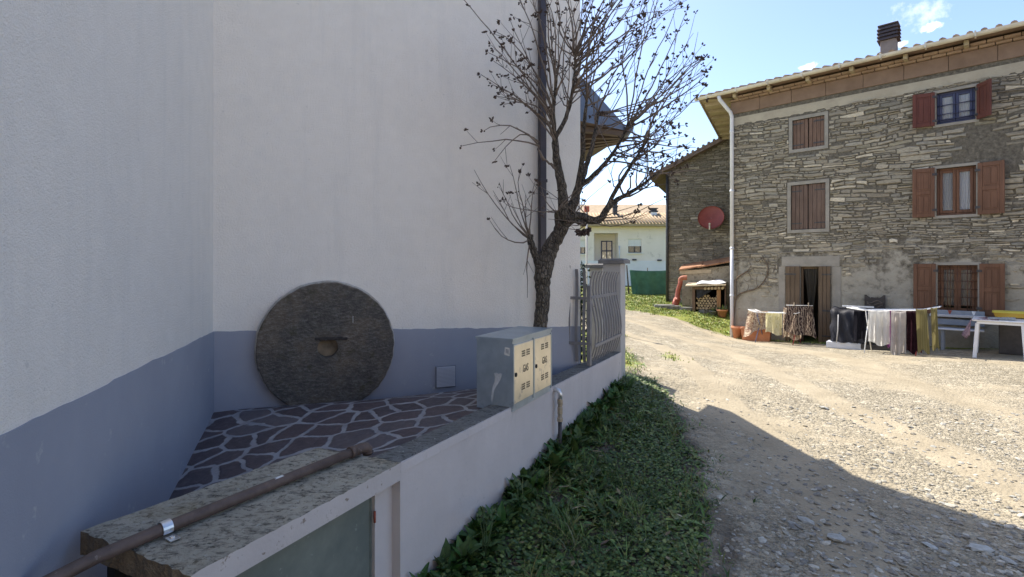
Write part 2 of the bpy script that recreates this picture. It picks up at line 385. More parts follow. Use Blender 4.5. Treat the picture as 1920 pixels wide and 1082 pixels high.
M['pipebrown'] = pm('rusty_brown_paint', (.095,.068,.058), (.16,.115,.095), 14, .6, metal=.2, bs=.25, bscale=60, spots=((.24,.19,.16), 30, .64), rvar=.2)
M['downpipe'] = pm('dark_brown_metal', (.05,.043,.05), (.075,.06,.065), 4, .42, metal=.3, bs=.03)
M['zinc'] = pm('bright_zinc', (.62,.62,.62), (.75,.75,.75), 20, .35, metal=.8, bs=.1)
M['brass'] = pm('dull_brass', (.36,.30,.22), (.5,.43,.33), 22, .45, metal=.7, bs=.2)
M['fence'] = pm('grey_fence_paint', (.225,.218,.225), (.275,.267,.272), 9, .55, metal=.15, bs=.08)
M['pillar'] = pm('grey_pillar_render', (.40,.39,.385), (.47,.46,.45), 3, .9, bs=.3)
M['pillarcap'] = pm('dark_grey_cap', (.17,.165,.165), (.23,.225,.22), 5, .85, bs=.3)
M['mortar'] = mat_mortar(); M['rubble'] = mat_rubble()
M['surround'] = pm('cement_window_surround', (.25,.23,.195), (.33,.30,.255), 4, .93, bs=.5, bscale=24, bdist=.01)
M['cream'] = pm('cream_mortar_band', (.36,.315,.24), (.44,.39,.30), 3, .93, bs=.6, bscale=20, bdist=.015)
M['terra'] = pm('terracotta_band', (.19,.125,.085), (.25,.17,.12), 2.5, .9, bs=.3, bscale=30)
M['rooftile'] = pm('old_roof_tile', (.20,.135,.09), (.33,.25,.18), 5, .9, bs=.4, bscale=30, spots=((.12,.10,.07), 6, .58))
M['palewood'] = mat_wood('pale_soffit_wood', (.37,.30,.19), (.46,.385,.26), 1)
M['gutter'] = pm('cream_painted_gutter', (.55,.50,.40), (.66,.61,.51), 3, .5, bs=.05, spots=((.38,.32,.24), 7, .62))
M['whitepipe'] = pm('white_painted_pipe', (.58,.58,.60), (.68,.68,.70), 3, .45, bs=.05)
M['oak'] = mat_wood('varnished_brown_shutter', (.115,.054,.030), (.195,.096,.056), 2, 9, .5)
M['oakred'] = mat_wood('reddish_brown_shutter', (.095,.028,.018), (.155,.048,.030), 2, 9, .5)
M['oldwood'] = mat_wood('weathered_plank', (.13,.078,.055), (.22,.14,.10), 2, 9, .75)
M['doorwood'] = mat_wood('grey_brown_door_plank', (.11,.075,.045), (.18,.125,.08), 2, 9, .75)
M['logwood'] = pm('split_log', (.36,.26,.16), (.50,.38,.25), 20, .9, bs=.4, spots=((.20,.13,.08), 9, .6))
M['logbark'] = pm('log_bark', (.13,.09,.06), (.20,.15,.10), 12, .95, bs=.6)
M['bluepaint'] = pm('dark_blue_frame', (.035,.04,.085), (.05,.055,.11), 6, .5, bs=.05)
M['curtain'] = mat_pattern('white_lace', [(.3, (.78,.79,.80)), (.7, (.88,.88,.88))], 30)
M['greycurtain'] = mat_pattern('grey_door_curtain', [(.3, (.13,.12,.10)), (.7, (.18,.165,.14))], 6, (6,6,.5))
M['glass'] = mat_glass('window_glass', .12, (.97,.98,1.0))
M['glassdark'] = mat_glass('mirroring_window_glass', 2.4, (.6,.58,.52))
M['iron'] = pm('brown_iron_grille', (.10,.05,.03), (.15,.075,.045), 9, .6, metal=.3, bs=.1)
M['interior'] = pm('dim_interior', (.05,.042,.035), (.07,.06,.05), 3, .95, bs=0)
M['white'] = pm('white_plastic', (.70,.71,.72), (.78,.78,.79), 4, .45, bs=.04)
M['whitewash'] = pm('white_stone_kerb', (.52,.54,.58), (.62,.63,.66), 4, .9, bs=.4)
M['rustred'] = pm('rust_red_enamel', (.25,.058,.035), (.36,.09,.05), 6, .55, bs=.2, spots=((.12,.05,.035), 10, .62))
M['dishred'] = pm('brick_red_dish_paint', (.20,.045,.035), (.27,.065,.05), 3, .5, bs=.05)
M['terrapot'] = pm('terracotta_pot', (.40,.16,.08), (.52,.23,.12), 6, .85, bs=.2)
M['sheetwood'] = mat_wood('sunbleached_board', (.40,.32,.22), (.58,.48,.35), 0, 9, .85)
M['redroof'] = pm('rusted_sheet', (.26,.11,.055), (.40,.22,.12), 5, .85, bs=.4)
M['navy'] = pm('navy_tarpaulin', (.008,.008,.013), (.016,.017,.026), 4, .65, bs=.5, bscale=7, bdist=.04)
M['bark'] = mat_bark()
M['twig'] = pm('twig_bark', (.155,.118,.092), (.235,.185,.145), 20, .9, bs=.3, bscale=90)
M['pod'] = pm('dry_seed_husk', (.055,.036,.028), (.11,.075,.055), 60, .85, bs=0)
M['leaf'] = mat_leaf('leaf_tones')
M['pebble'] = mat_leaf('pebble_tones', .9)
M['net'] = pm('green_shade_net', (.04,.11,.08), (.06,.16,.115), 3, .85, bs=.6, bscale=5, bdist=.1)
M['post'] = pm('dark_post', (.06,.05,.045), (.09,.075,.065), 6, .8, bs=.1)
M['farwall'] = pm('cream_far_render', (.82,.73,.61), (.88,.79,.68), .9, .92, bs=.15, spots=((.70,.62,.52), 1.6, .58))
M['farwhite'] = pm('white_far_render', (.78,.77,.74), (.84,.83,.80), 1, .9, bs=.1)
M['fartile'] = pm('sunlit_far_tile', (.34,.25,.155), (.44,.34,.22), 4, .9, bs=.3)
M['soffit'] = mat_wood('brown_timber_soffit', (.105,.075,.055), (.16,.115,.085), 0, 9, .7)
M['bluesteel'] = pm('grey_blue_flashing', (.115,.135,.18), (.15,.175,.225), 4, .45, metal=.3, bs=.05)
M['whiteline'] = pm('rack_white_wire', (.75,.75,.74), (.8,.8,.8), 4, .4, bs=0)
M['yellowtub'] = pm('ochre_plastic', (.55,.33,.04), (.62,.39,.06), 4, .5, bs=.05)
M['vinewood'] = pm('vine_bark', (.11,.08,.055), (.19,.145,.10), 12, .95, bs=.5)
M['sticker'] = pm('paper_sticker', (.62,.62,.60), (.72,.72,.7), 30, .7, bs=0)
M['ink'] = pm('black_ink', (.02,.02,.02), (.03,.03,.03), 5, .7, bs=0)
M['smear'] = pm('pale_filler_smear', (.45,.47,.49), (.58,.6,.62), 18, .85, bs=.3)
# ------------------------------------------------------------------ terrain
CTRL = [(0,0,-1.72),(-.5,2.9,-1.73),(.4,4.5,-1.60),(1.4,6.5,-1.46),(2.0,6.4,-1.61),(1.05,2.84,-1.72),(1.64,4.5,-1.69),(3,3,-1.74),(6,6,-1.80),
        (6.35,14.8,-2.02),(7.2,13.2,-1.99),(8.5,12.2,-1.90),(10.66,10.66,-1.74),(13,8,-1.70),(7,3,-1.74),(2.2,10.3,-1.53),(4.9,20,-1.36),(6.6,20,-1.45),
        (6.0,16.6,-1.74),(2.5,14,-1.45),(4.5,15.5,-1.70),(0,20,-1.25),(-6,20,-1.2),(-6,40,-1.3),(8,30,-1.35),(15,40,-1.45),(22,0,-1.7),(-6,-9,-1.72),
        (22,-9,-1.75),(0,75,-1.2),(45,75,-1.2),(30,22,-1.6),(-45,0,-1.7),(-45,60,-1.2),(60,0,-1.7),(0,-50,-1.7),(120,120,-1.5),(-120,120,-1.5),(120,-120,-1.7),(-120,-120,-1.7),(4,10,-1.72),(3.2,7,-1.68),(2.6,4.2,-1.72)]
cp = np.array(CTRL, float)
def _phi(d): return d*np.sqrt(1+0*d)   # biharmonic-like, well behaved far out
D_ = np.sqrt(((cp[:,None,:2]-cp[None,:,:2])**2).sum(-1)); n_ = len(cp)
A_ = np.zeros((n_+1, n_+1)); A_[:n_,:n_] = _phi(np.sqrt(D_**2+.4)); A_[:n_,n_] = 1; A_[n_,:n_] = 1
W_ = np.linalg.solve(A_, np.append(cp[:,2], 0))
def gz_arr(X, Y):
    out = np.full(np.shape(X), W_[n_], float)
    for i in range(n_): out = out + W_[i]*np.sqrt((X-cp[i,0])**2+(Y-cp[i,1])**2+.4)
    # tyre tracks, dips
    out = out + .012*np.sin(X*2.1+Y*.6)*np.cos(Y*1.3-X*.4)+.006*np.sin(X*5.3-Y*3.1)
    return out+EYE
_gx, _gy = np.meshgrid(np.arange(-4, 20.01, .08), np.arange(-2, 42.01, .08)); _GZ = gz_arr(_gx, _gy).tolist()
def gz(x, y):
    u, v = (x+4)/.08, (y+2)/.08; i, j = int(v), int(u)
    if i < 0 or j < 0 or i > 548 or j > 298: return float(gz_arr(np.array([x], float), np.array([y], float))[0])
    u -= j; v -= i; a, b = _GZ[i], _GZ[i+1]
    return (a[j]*(1-u)+a[j+1]*u)*(1-v)+(b[j]*(1-u)+b[j+1]*u)*v

# low wall line
LW0 = V(-.57, 2.61, 0); LWD = V(.451, .8925, 0).normalized(); LWN = V(LWD.y, -LWD.x, 0); LWL = 4.335
def ztop(t): return EYE-1.0-.08*max(0, min(1.05, t/LWL))
def lw(t, off=0.0, h=0.0):               # t along, off outwards (towards the road), h above the coping
    p = LW0+LWD*t+LWN*off; return V(p.x, p.y, ztop(t)+h)
UP = V(0,0,1)

# road edge polylines in plan
ROADL = [(.2,-6),(.55,-2),(.75,1.0),(1.03,2.84),(1.29,3.4),(1.58,4.4),(1.72,5.1),(1.86,6.4),(2.0,8.0),(2.05,10.1),(1.5,13.2),(-.5,17),(-8,19)]
ROADR = [(-8,22),(0,20.5),(3.2,18.2),(5.0,17.0),(5.75,15.7),(6.6,14.35),(8.8,12.2),(11.2,9.9),(16,5),(24,-3)]
def polydist(X, Y, pl):
    best = np.full(X.shape, 1e9); sgn = np.ones(X.shape)
    for (x0, y0), (x1, y1) in zip(pl[:-1], pl[1:]):
        dx, dy = x1-x0, y1-y0; L2 = dx*dx+dy*dy
        t = np.clip(((X-x0)*dx+(Y-y0)*dy)/L2, 0, 1)
        d = np.hypot(X-x0-t*dx, Y-y0-t*dy); s = np.sign(dx*(Y-y0)-dy*(X-x0))
        u = d < best; best = np.where(u, d, best); sgn = np.where(u, s, sgn)
    return best*sgn
def vnoise(X, Y, sc, seed):
    r = np.random.default_rng(seed); out = np.zeros(X.shape)
    for k in range(10):
        a = r.uniform(0, 6.28); f = sc*r.uniform(.6, 1.8); p = r.uniform(0, 6.28)
        out += np.sin((X*math.cos(a)+Y*math.sin(a))*f+p)
    return out/10**.5*.7
def surf(X, Y):
    """returns road, bare-soil and turf amounts"""
    dl = -polydist(X, Y, ROADL)          # >0 on the road side
    dr = -polydist(X, Y, ROADR)
    j = .10*vnoise(X, Y, 5, 1)+.05*vnoise(X, Y, 13, 2)
    inside = np.minimum(dl, dr)+j
    road = np.clip(inside/.35*.5+.5, 0, 1)
    strip = np.clip((-dl+j)/.2*.5+.5, 0, 1)*(Y < 13)*(X > -2.2)
    edge = np.exp(-((dl-.10-.12*vnoise(X, Y, 3.1, 8))/.17)**2)*np.clip((5.2-Y)/2, 0, 1)*.62
    soil = np.clip(np.maximum(strip*np.clip((9-Y)/3, 0, 1), edge), 0, 1)
    turf = np.clip(1-road, 0, 1)*np.clip((Y-6.5)/2.0, 0, 1)
    # sparse tufts on the lane crown and by the facade
    turf = np.maximum(turf, .55*np.exp(-((dl-.75)/.35)**2)*(Y > 8.5)*np.clip(.5+vnoise(X, Y, 2.2, 5), 0, 1))
    turf = np.maximum(turf, .50*np.exp(-((dr-.15)/.40)**2)*(Y > 9)*np.clip(.45+vnoise(X, Y, 3.0, 6), 0, 1))
    w1 = .18*vnoise(X, Y, .8, 21)
    rut = np.clip(np.exp(-((dl-.85-w1)/.26)**2)+np.exp(-((dl-2.35-w1)/.30)**2)+.7*np.exp(-((dl-4.6-2*w1)/.55)**2), 0, 1)*(inside > .1)
    return road, soil, turf, inside, rut
xs = np.concatenate([np.linspace(-150, -8, 14)[:-1], np.linspace(-8, -1.2, 18)[:-1], np.arange(-1.2, 5.6, .07), np.linspace(5.6, 14, 64)[1:], np.linspace(14, 150, 18)[1:]])
ys = np.concatenate([np.linspace(-150, -4, 12)[:-1], np.linspace(-4, 1.4, 16)[:-1], np.arange(1.4, 8.0, .07), np.linspace(8, 26, 120)[1:], np.linspace(26, 190, 30)[1:]])
GX, GY = np.meshgrid(xs, ys); GZ = gz_arr(GX, GY)
r_, s_, t_, ins_, rut_ = surf(GX, GY)
ny_, nx_ = GX.shape
cellroad = (ins_[:-1,:-1]+ins_[1:,1:]+ins_[1:,:-1]+ins_[:-1,1:]) > 0
def ground_part(name, mask):
    ids = -np.ones(GX.shape, int); qi, qj = np.nonzero(mask)
    quads = np.stack([qi*nx_+qj, qi*nx_+qj+1, (qi+1)*nx_+qj+1, (qi+1)*nx_+qj], 1)
    used = np.unique(quads); remap = np.full(GX.size, -1); remap[used] = np.arange(len(used))
    P = np.stack([GX.ravel()[used], GY.ravel()[used], GZ.ravel()[used]], 1)
    me = bpy.data.meshes.new(name); me.from_pydata(P.tolist(), [], remap[quads].tolist()); me.materials.append(M['ground'])
    ca = me.attributes.new('surf', 'FLOAT_COLOR', 'POINT')
    cols = np.stack([r_.ravel()[used], s_.ravel()[used], t_.ravel()[used], rut_.ravel()[used]], 1)
    ca.data.foreach_set('color', cols.ravel())
    me.polygons.foreach_set('use_smooth', [True]*len(quads)); me.update()
    o = bpy.data.objects.new(name, me); COL.objects.link(o); o['kind'] = 'structure'; return o
ground_part('ground', ~cellroad); ground_part('gravel_road', cellroad)

# ------------------------------------------------------------------ white house
CORN = V(-2.508, 4.3, 0); MK = .40; MD = V(1, MK, 0).normalized(); MN = V(MD.y, -MD.x, 0)     # main wall direction, outward normal (to us)
LD = V(.354, -1, 0).normalized(); LN = V(-LD.y, LD.x, 0)                              # left wall runs back past the camera
LN = LN if LN.x > 0 else -LN
HC = V(.747, 5.602, 0)                                                                # free corner
def mainY(x): return 4.3+MK*(x+2.508)
TOP = 9.3
wh = thing('white_house', 'white roughcast house with a blue grey painted base, filling the left half of the view', 'house', (-2.508, 4.3, .3))
w = MB()
p_end = CORN+LD*7.4
rear = V(.61, 7.5, 0)
foot = [CORN, HC, rear, V(-9, 8.4, 0), V(-9, p_end.y, 0), p_end]
w.extrude([V(p.x, p.y, -.6) for p in foot], V(0,0,TOP+.6))
w.build('wall', M['plaster'], wh)
# painted base: a thin coat proud of the wall
b_ = MB()
def band(p0, p1, n, z0, z1, th=.006):
    N_ = 110; j = [random.gauss(0, .0016)+.003*math.sin(i*.31)+.002*math.sin(i*.83+1) for i in range(N_+1)]; ix = []
    for i in range(N_+1):
        p = p0.lerp(p1, i/N_); z = z0+(z1-z0)*i/N_+j[i]
        ix.append(b_.vs([V(p.x,p.y,-.3), V(p.x+n.x*th,p.y+n.y*th,-.3), V(p.x+n.x*th,p.y+n.y*th,z), V(p.x,p.y,z)]))
    for a, b in zip(ix[:-1], ix[1:]):
        for k in range(4): b_.face((a+k, a+(k+1) % 4, b+(k+1) % 4, b+k))
zc = EYE-.546
band(CORN, HC, MN, zc, EYE-.655)
band(CORN+MN*.006, CORN+LD*7.4+MN*.006, LN, zc, EYE-.44)
b_.build('plinth_band', M['blue'], wh)
# air vent
def onmain(px, py, off=0.0):
    r = ray(px, py); Y = (4.3+MK*2.508)/(1-MK*r.x); p = at(px, py, Y); return p+MN*off
vc = onmain(835, 705.5)
v_ = MB(); sx, sz = .208, .218
v_.box(vc+MN*.014, (sx, .016, sz), (MD, MN, UP), bev=.004)
vent = v_.build('vent', pm('vent_frame_paint', (.20,.21,.25), (.23,.24,.28), 4, .6, bs=.05), wh)
v_ = MB()
for k in range(15):
    z = -sz/2+.018+k*(sz-.036)/14
    v_.hexa([vc+MD*-(sz*.42)+MN*.0225+UP*(z-.001), vc+MD*(sz*.42)+MN*.0225+UP*(z-.001), vc+MD*(sz*.42)+MN*.0225+UP*(z+.006), vc+MD*-(sz*.42)+MN*.0225+UP*(z+.006)],
            [vc+MD*-(sz*.42)+MN*.031+UP*(z-.004), vc+MD*(sz*.42)+MN*.031+UP*(z-.004), vc+MD*(sz*.42)+MN*.031+UP*(z-.001), vc+MD*-(sz*.42)+MN*.031+UP*(z-.001)])
v_.build('louvre', pm('vent_slat_paint', (.46,.46,.50), (.50,.50,.54), 4, .6, bs=0), vent)
# rain pipe
d_ = MB(); dp = onmain(1013, 300, .05)
d_.box(V(dp.x, dp.y, (EYE-1.15+TOP)/2), (.078, .06, TOP-EYE+1.15), (MD, MN, UP), bev=.01)
for zz in (EYE-.5, EYE+.9, EYE+2.3, EYE+3.7):
    d_.box(V(dp.x, dp.y, zz), (.092, .07, .035), (MD, MN, UP), bev=.004)
d_.build('rain_pipe', M['downpipe'], wh)
# side roof: boxed eave on the road side
h = EYE+1.61
A = V(1.335,6.05,h); B = V(.785,5.68,h); C = V(1.36,6.46,h); Dd = V(1.05,8.2,h); inB = V(.745,5.64,h)
rf = MB(); rf.cur = 0
S = [inB, B, A, C, Dd, V(.60,7.49,h)]
rf.poly([V(p.x,p.y,h) for p in S][::-1]); 
def rz(p):      # roof surface rises away from the eave line A-C at about 31 degrees
    e = (C-A).normalized(); nn = V(-e.y, e.x, 0); d = (V(p.x,p.y,h)-A).dot(nn); return h+.06+abs(d)*.80
T = [V(p.x,p.y,rz(p)) for p in S]
rf.cur = 1
for i in range(len(S)):
    j = (i+1) % len(S); rf.quad(S[i], S[j], T[j], T[i])
rf.poly(T)
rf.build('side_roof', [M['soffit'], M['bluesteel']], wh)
g_ = MB()
e_ = (C-A).normalized(); n_e = V(e_.y, -e_.x, 0)
g_.tube([A+n_e*.05+UP*.03-e_*.03, C+n_e*.05+UP*.03+e_*.12], .05, 10)
g_.build('gutter', M['bluesteel'], wh)
for k in range(5):
    bm_ = MB()
    p0 = A.lerp(C, .12+k*.2)+UP*-.035; p1 = V(.735-.03*k, 5.85+k*.35, h-.035)
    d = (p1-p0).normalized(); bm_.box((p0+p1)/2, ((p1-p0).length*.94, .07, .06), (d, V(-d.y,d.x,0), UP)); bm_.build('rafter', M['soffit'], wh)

# ------------------------------------------------------------------ terrace paving
def wallx_left(y): return CORN.x+(y-CORN.y)*(-.354)
pv = MB(); rows = []
NY = 40
for i in range(NY+1):
    f = i/NY; row = []
    for j in range(21):
        g = j/20
        # left edge runs along the left wall then right edge along the coping
        t = -.55+f*4.9
        Rr = LW0+LWD*t-LWN*.17
        y = Rr.y
        L = V(wallx_left(y), y, 0) if y < 4.25 else V(min(Rr.x-.02, (y-4.3)/MK-2.508), y, 0)
        zl = EYE-1.44+.23*min(1, max(0, (y-2.9)/1.5))-(.07*(L.x+2.508)/2.2 if y > 4.25 else 0); zr = ztop(t)-.02-.12*max(0,1-f*2.2)
        p = L.lerp(Rr, g); zz = zl*(1-g)+zr*g
        row.append(V(p.x, p.y, zz+.004*math.sin(p.x*9)*math.sin(p.y*8)))
    rows.append(row)
pv.smooth = True
pv.grid(rows); o = pv.build('terrace_paving', M['paving'], recalc=True); o['kind'] = 'structure'
ic = onz(775, 760, 1.232)
i_ = MB(); i_.box(V(ic.x, ic.y, ic.z+.012), (.19, .15, .014), (MD, MN, UP), bev=.004); i_.lathe(V(ic.x, ic.y, ic.z+.019), UP, [(0,0.0),(.003,.02),(.004,.012)], 12)
cov = thing('inspection_cover', 'small square pale cover set into the dark crazy paving near the wall vent', 'cover', (ic.x, ic.y, ic.z))
i_.build('lid', pm('pale_cover_plate', (.50,.51,.54), (.58,.59,.62), 12, .7, bs=.2), cov)

# ------------------------------------------------------------------ millstone against the wall
mc = onmain(614, 649, 0); rr = .577
ml = thing('millstone', 'big round dark millstone with a central hole standing against the white wall', 'millstone', (mc.x+MN.x*.06, mc.y+MN.y*.06, EYE-1.2))
def sector(mbx, r0, r1, off0, off1, n=96, jit=0):
    """ring plate with inner radius r0, outer r1, between two offsets from the wall"""
    rg = [1+jit*(.6*math.sin(k*.9)+.4*math.sin(k*2.3+1)+random.uniform(-.5,.5)) for k in range(n)]
    fl = EYE-1.228
    def P(r, k, off):
        a = 2*math.pi*k/n; q = mc+MD*(math.cos(a)*r)+UP*(math.sin(a)*r)+MN*off
        return V(q.x, q.y, max(q.z, fl))
    i0 = mbx.vs([P(r0, k, off1) for k in range(n)]); 
    mid = [mbx.vs([P(r0+(r1*.985-r0)*q, k, off1+random.uniform(-.002,.002)) for k in range(n)]) for q in (.25,.5,.75)]
    i1 = mbx.vs([P(r1*.985*rg[k], k, off1) for k in range(n)]); i2 = mbx.vs([P(r1*rg[k], k, off1-.014) for k in range(n)])
    i3 = mbx.vs([P(r1*rg[k], k, off0) for k in range(n)]); i4 = mbx.vs([P(r0, k, off0) for k in range(n)])
    seq = [i4, i0]+mid+[i1, i2, i3]
    for a, b in zip(seq[:-1], seq[1:]):
        for k in range(n): mbx.face((a+k, a+(k+1) % n, b+(k+1) % n, b+k))
a_ = MB(); sector(a_, .088, rr, .005, .105, jit=.008); a_.build('stone_disc', M['mill'], ml)
a_ = MB(); sector(a_, rr*.99, rr*1.028, .004, .05, jit=.004); a_.build('plaster_rim', M['millrim'], ml)
a_ = MB(); a_.lathe(mc+MN*.02, MN, [(0,.0),(0,.1)], 24); a_.build('hole_back', pm('hole_plaster', (.30,.24,.17), (.10,.085,.065), 6, .9, bs=.5), ml)
a_ = MB()
bc = onmain(620, 632, .107)
pts = []
a_.box(bc, (.20, .022, .030), (MD, MN, UP), bev=.006)
a_.box(bc+MD*-.10+UP*.004, (.075, .016, .022), (MD, MN, UP), bev=.005); a_.box(bc+MD*.11-UP*.006, (.06, .018, .024), (MD, MN, UP), bev=.005)
a_.build('iron_bar', pm('chipped_iron', (.03,.026,.024), (.06,.05,.045), 20, .8, bs=.6, spots=((.55,.55,.53), 26, .60)), ml)
a_ = MB()
q = onmain(660, 597, .108); a_.box(q, (.004, .004, .06), (MD, MN, UP)); a_.build('paint_run', M['sticker'], ml)

# ------------------------------------------------------------------ low wall with coping
lwt = thing('low_wall', 'low lilac white rendered wall with grey coping along the weedy verge', 'wall', lw(0, -.15, -.7))
w = MB()
def prism(mbx, ts, offs0, offs1, h0, h1, jag=0):
    """long bar along the wall between two offsets and two heights; jag roughens the outer top edge"""
    rr_ = []
    for t in ts:
        j = random.uniform(-jag, jag); k = random.uniform(-jag, jag)*.5
        rr_.append([lw(t, offs0, h0), lw(t, offs1, h0), lw(t, offs1-abs(j), h1+k), lw(t, offs0+abs(j)*.5, h1)])
    idx = [mbx.vs(r) for r in rr_]
    for a, b in zip(idx[:-1], idx[1:]):
        for k in range(4): mbx.face((a+k, a+(k+1) % 4, b+(k+1) % 4, b+k))
    mbx.face([idx[0]+k for k in range(4)]); mbx.face([idx[-1]+k for k in range(4)][::-1])
tsf = [LWL*i/90 for i in range(91)]
prism(w, tsf, -.165, 0, -1.3, -.016, .002)
w.build('wall_body', M['lowwall'], lwt)
w = MB(); prism(w, tsf, -.175, -.012, -.0155, 0, .010); w.build('coping', M['coping'], lwt)
# chipped render lip along the edge
w = MB(); prism(w, [LWL*i/140 for i in range(141)], -.012, .004, -.05, -.003, .007); w.build('render_lip', M['lowwall'], lwt)

# ------------------------------------------------------------------ meter niche with concrete slab
bx = thing('meter_niche', 'meter niche with a green zinc door under a thick weathered concrete slab', 'meter box', (-1.0, 2.2, .0))
zs = EYE-1.0
FL, FR, BL, BR = V(-1.04,1.66,zs), V(-.565,2.615,zs), V(-1.63,1.94,zs), V(-1.07,2.83,zs)
sl = MB()
def bil(u, v_): return (FL.lerp(FR, u)).lerp(BL.lerp(BR, u), v_)
NU, NV = 40, 20; rows = []
for j in range(NV+1):
    row = []
    for i in range(NU+1):
        p = bil(i/NU, j/NV); jx = random.uniform(-.004,.004)
        zz = random.uniform(-.0025,.0025)
        if i == 0 : p = p+V(random.uniform(-.005,.005), random.uniform(-.005,.005), 0); zz -= .003
        if j == NV: p = p+V(0, random.uniform(-.008,.008), 0)
        row.append(V(p.x, p.y, zs+zz))
    rows.append(row)
sl.smooth = False
sl.grid(rows); sl.cur = 1
TH = .088
def skirt(line, m, th, rag=0):
    sl.cur = m; lo = [V(p.x+random.uniform(-rag,rag), p.y+random.uniform(-rag,rag), zs-th+random.uniform(-rag,rag)) for p in line]
    mid = [V(p.x+random.uniform(-rag,rag), p.y+random.uniform(-rag,rag), zs-th/2) for p in line]
    for r0, r1 in ((line, mid), (mid, lo)):
        for i in range(len(line)-1): sl.quad(r0[i], r0[i+1], r1[i+1], r1[i])
    return lo
l1 = skirt(rows[0], 1, TH); l2 = skirt([r[0] for r in rows], 2, TH, .006); l3 = skirt(rows[-1], 0, TH); l4 = skirt([r[-1] for r in rows], 0, TH)
sl.cur = 2; sl.quad(l1[0], l1[-1], l3[-1], l3[0])
sl.build('slab', [M['slab'], M['slabedge'], M['rawedge']], bx)
dF = (FR-FL).normalized(); nF = V(dF.y, -dF.x, 0)
k = MB()      # masonry back and right jamb
def seg(p0, p1, th, z0, z1, mbx):
    d = (p1-p0).normalized(); nn = V(-d.y, d.x, 0)
    mbx.hexa([V(*(p0).xy, z0), V(*(p1).xy, z0), V(*(p1+nn*th).xy, z0), V(*(p0+nn*th).xy, z0)], [V(*(p0).xy, z1), V(*(p1).xy, z1), V(*(p1+nn*th).xy, z1), V(*(p0+nn*th).xy, z1)])
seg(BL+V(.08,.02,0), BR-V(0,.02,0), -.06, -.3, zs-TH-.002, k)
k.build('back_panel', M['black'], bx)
k = MB(); seg(FR-dF*.135-nF*.055, FR-dF*.002-nF*.055, .25, -.3, zs-TH-.002, k); k.build('jamb', M['lowwall'], bx)
k = MB(); seg(FL+dF*.13-nF*.075, FR-dF*.15-nF*.075, .004, -.3, zs-TH-.045, k)
dr = k.build('door', M['greensheet'], bx)
k = MB(); seg(FR-dF*.150-nF*.07, FR-dF*.139-nF*.07, .012, -.3, zs-TH-.01, k); k.build('frame', M['greensheet'], dr)
k = MB(); hp = FR-dF*.142-nF*.05; k.tube([V(hp.x,hp.y,zs-.20), V(hp.x,hp.y,zs-.255)], .006, 8); k.build('hinge', M['rustred'], dr)
k = MB(); seg(FL+dF*.06-nF*.10, FL+dF*.11-nF*.10, .40, -.3, zs-TH-.002, k); k.build('left_jamb', M['black'], bx)

ip = thing('iron_pipe', 'brown painted iron pipe lying along the top of the concrete slab', 'pipe', V(-1.1,2.2,zs))
a_ = MB()
e0 = onz(683, 838, .965); e0.z = zs+.034
pth = [e0+V(.012,.014,-.03), e0+V(.012,.014,.0), e0, V(-1.05,2.305,zs+.031), V(-1.287,1.90,zs+.03), V(-1.40,1.72,zs+.022), V(-1.60,1.40,zs-.03), V(-1.66,1.30,zs-.05)]
a_.tube(pth[2:], [.023]*6, 14); a_.build('pipe', M['pipebrown'], ip)
a_ = MB(); dd_ = (pth[3]-e0).normalized()
a_.tube([e0+dd_*.085, e0+dd_*.02, e0-dd_*.008+UP*-.004, e0-dd_*.022+UP*-.02, e0-dd_*.024+UP*-.045], [.027,.028,.029,.028,.027], 12)
a_.tube([e0+dd_*.10, e0+dd_*.07], .030, 12); a_.tube([e0-dd_*.024+UP*-.03, e0-dd_*.024+UP*-.036], .032, 12); a_.build('elbow', M['pipebrown'], ip)
cpt = V(-1.287,1.90,zs+.03); dC = (V(-1.40,1.72,0)-V(-1.05,2.305,0)).normalized(); nC = V(-dC.y, dC.x, 0)
a_ = MB()
ar = [cpt+nC*(math.cos(t)*.0255)+UP*(math.sin(t)*.0255) for t in np.linspace(-.5, math.pi+.5, 14)]
for p, q in zip(ar[:-1], ar[1:]): a_.hexa([p-dC*.017, q-dC*.017, q+dC*.017, p+dC*.017], [p-dC*.017+(p-cpt)*.1, q-dC*.017+(q-cpt)*.1, q+dC*.017+(q-cpt)*.1, p+dC*.017+(p-cpt)*.1])
sd = -1 if nC.x < 0 else 1
a_.box(cpt+nC*(sd*.048)-UP*.023, (.034, .052, .004), (dC, nC, UP)); a_.lathe(cpt+nC*(sd*.052)-UP*.021, UP, [(0,.009),(.005,.008),(.006,0)], 8)
a_.build('clamp', M['zinc'], ip)
a_ = MB(); q = V(-1.05,2.305,zs+.031)
for k in range(7):
    aa = .9+k*.16
    a_.quad(*[q+dd_*s+nC*(math.cos(t)*.0238)*-sd+UP*(math.sin(t)*.0238) for s, t in ((-.022+.004*(k%2),aa),(.02-.004*(k%3),aa),(.024-.003*(k%2),aa+.16),(-.018,aa+.16))])
a_.build('paint_splash', M['sticker'], ip)

# ------------------------------------------------------------------ gas cabinet
T0, T1, DP, HT = 1.25, 1.98, .30, .50
CD = LWD; CN = LWN
gb = thing('gas_cabinet', 'galvanised metal gas meter cabinet with two punched doors standing on the low wall', 'cabinet', lw(T0, -.15, 0))
def cb(t, off, hh): p = lw(t, off, 0); return V(p.x, p.y, ztop(T0)-.005+hh*(1 if True else 1))
a_ = MB(); lo = [cb(T0,.010,-.03), cb(T0,.010-DP,-.03), cb(T1,.010-DP,-.03), cb(T1,.010,-.03)]
def addz(p, z): return V(p.x, p.y, p.z+z)
a_.hexa([addz(p,.0) for p in lo][::-1], [addz(p, HT+.015) for p in lo][::-1])
body = a_.build('body', M['galv'], gb)
a_ = MB(); e = .010
lid = [cb(T0-e,.018,HT-.014), cb(T0-e,.002-DP,HT-.014), cb(T1+e,.002-DP,HT-.014), cb(T1+e,.018,HT-.014)]
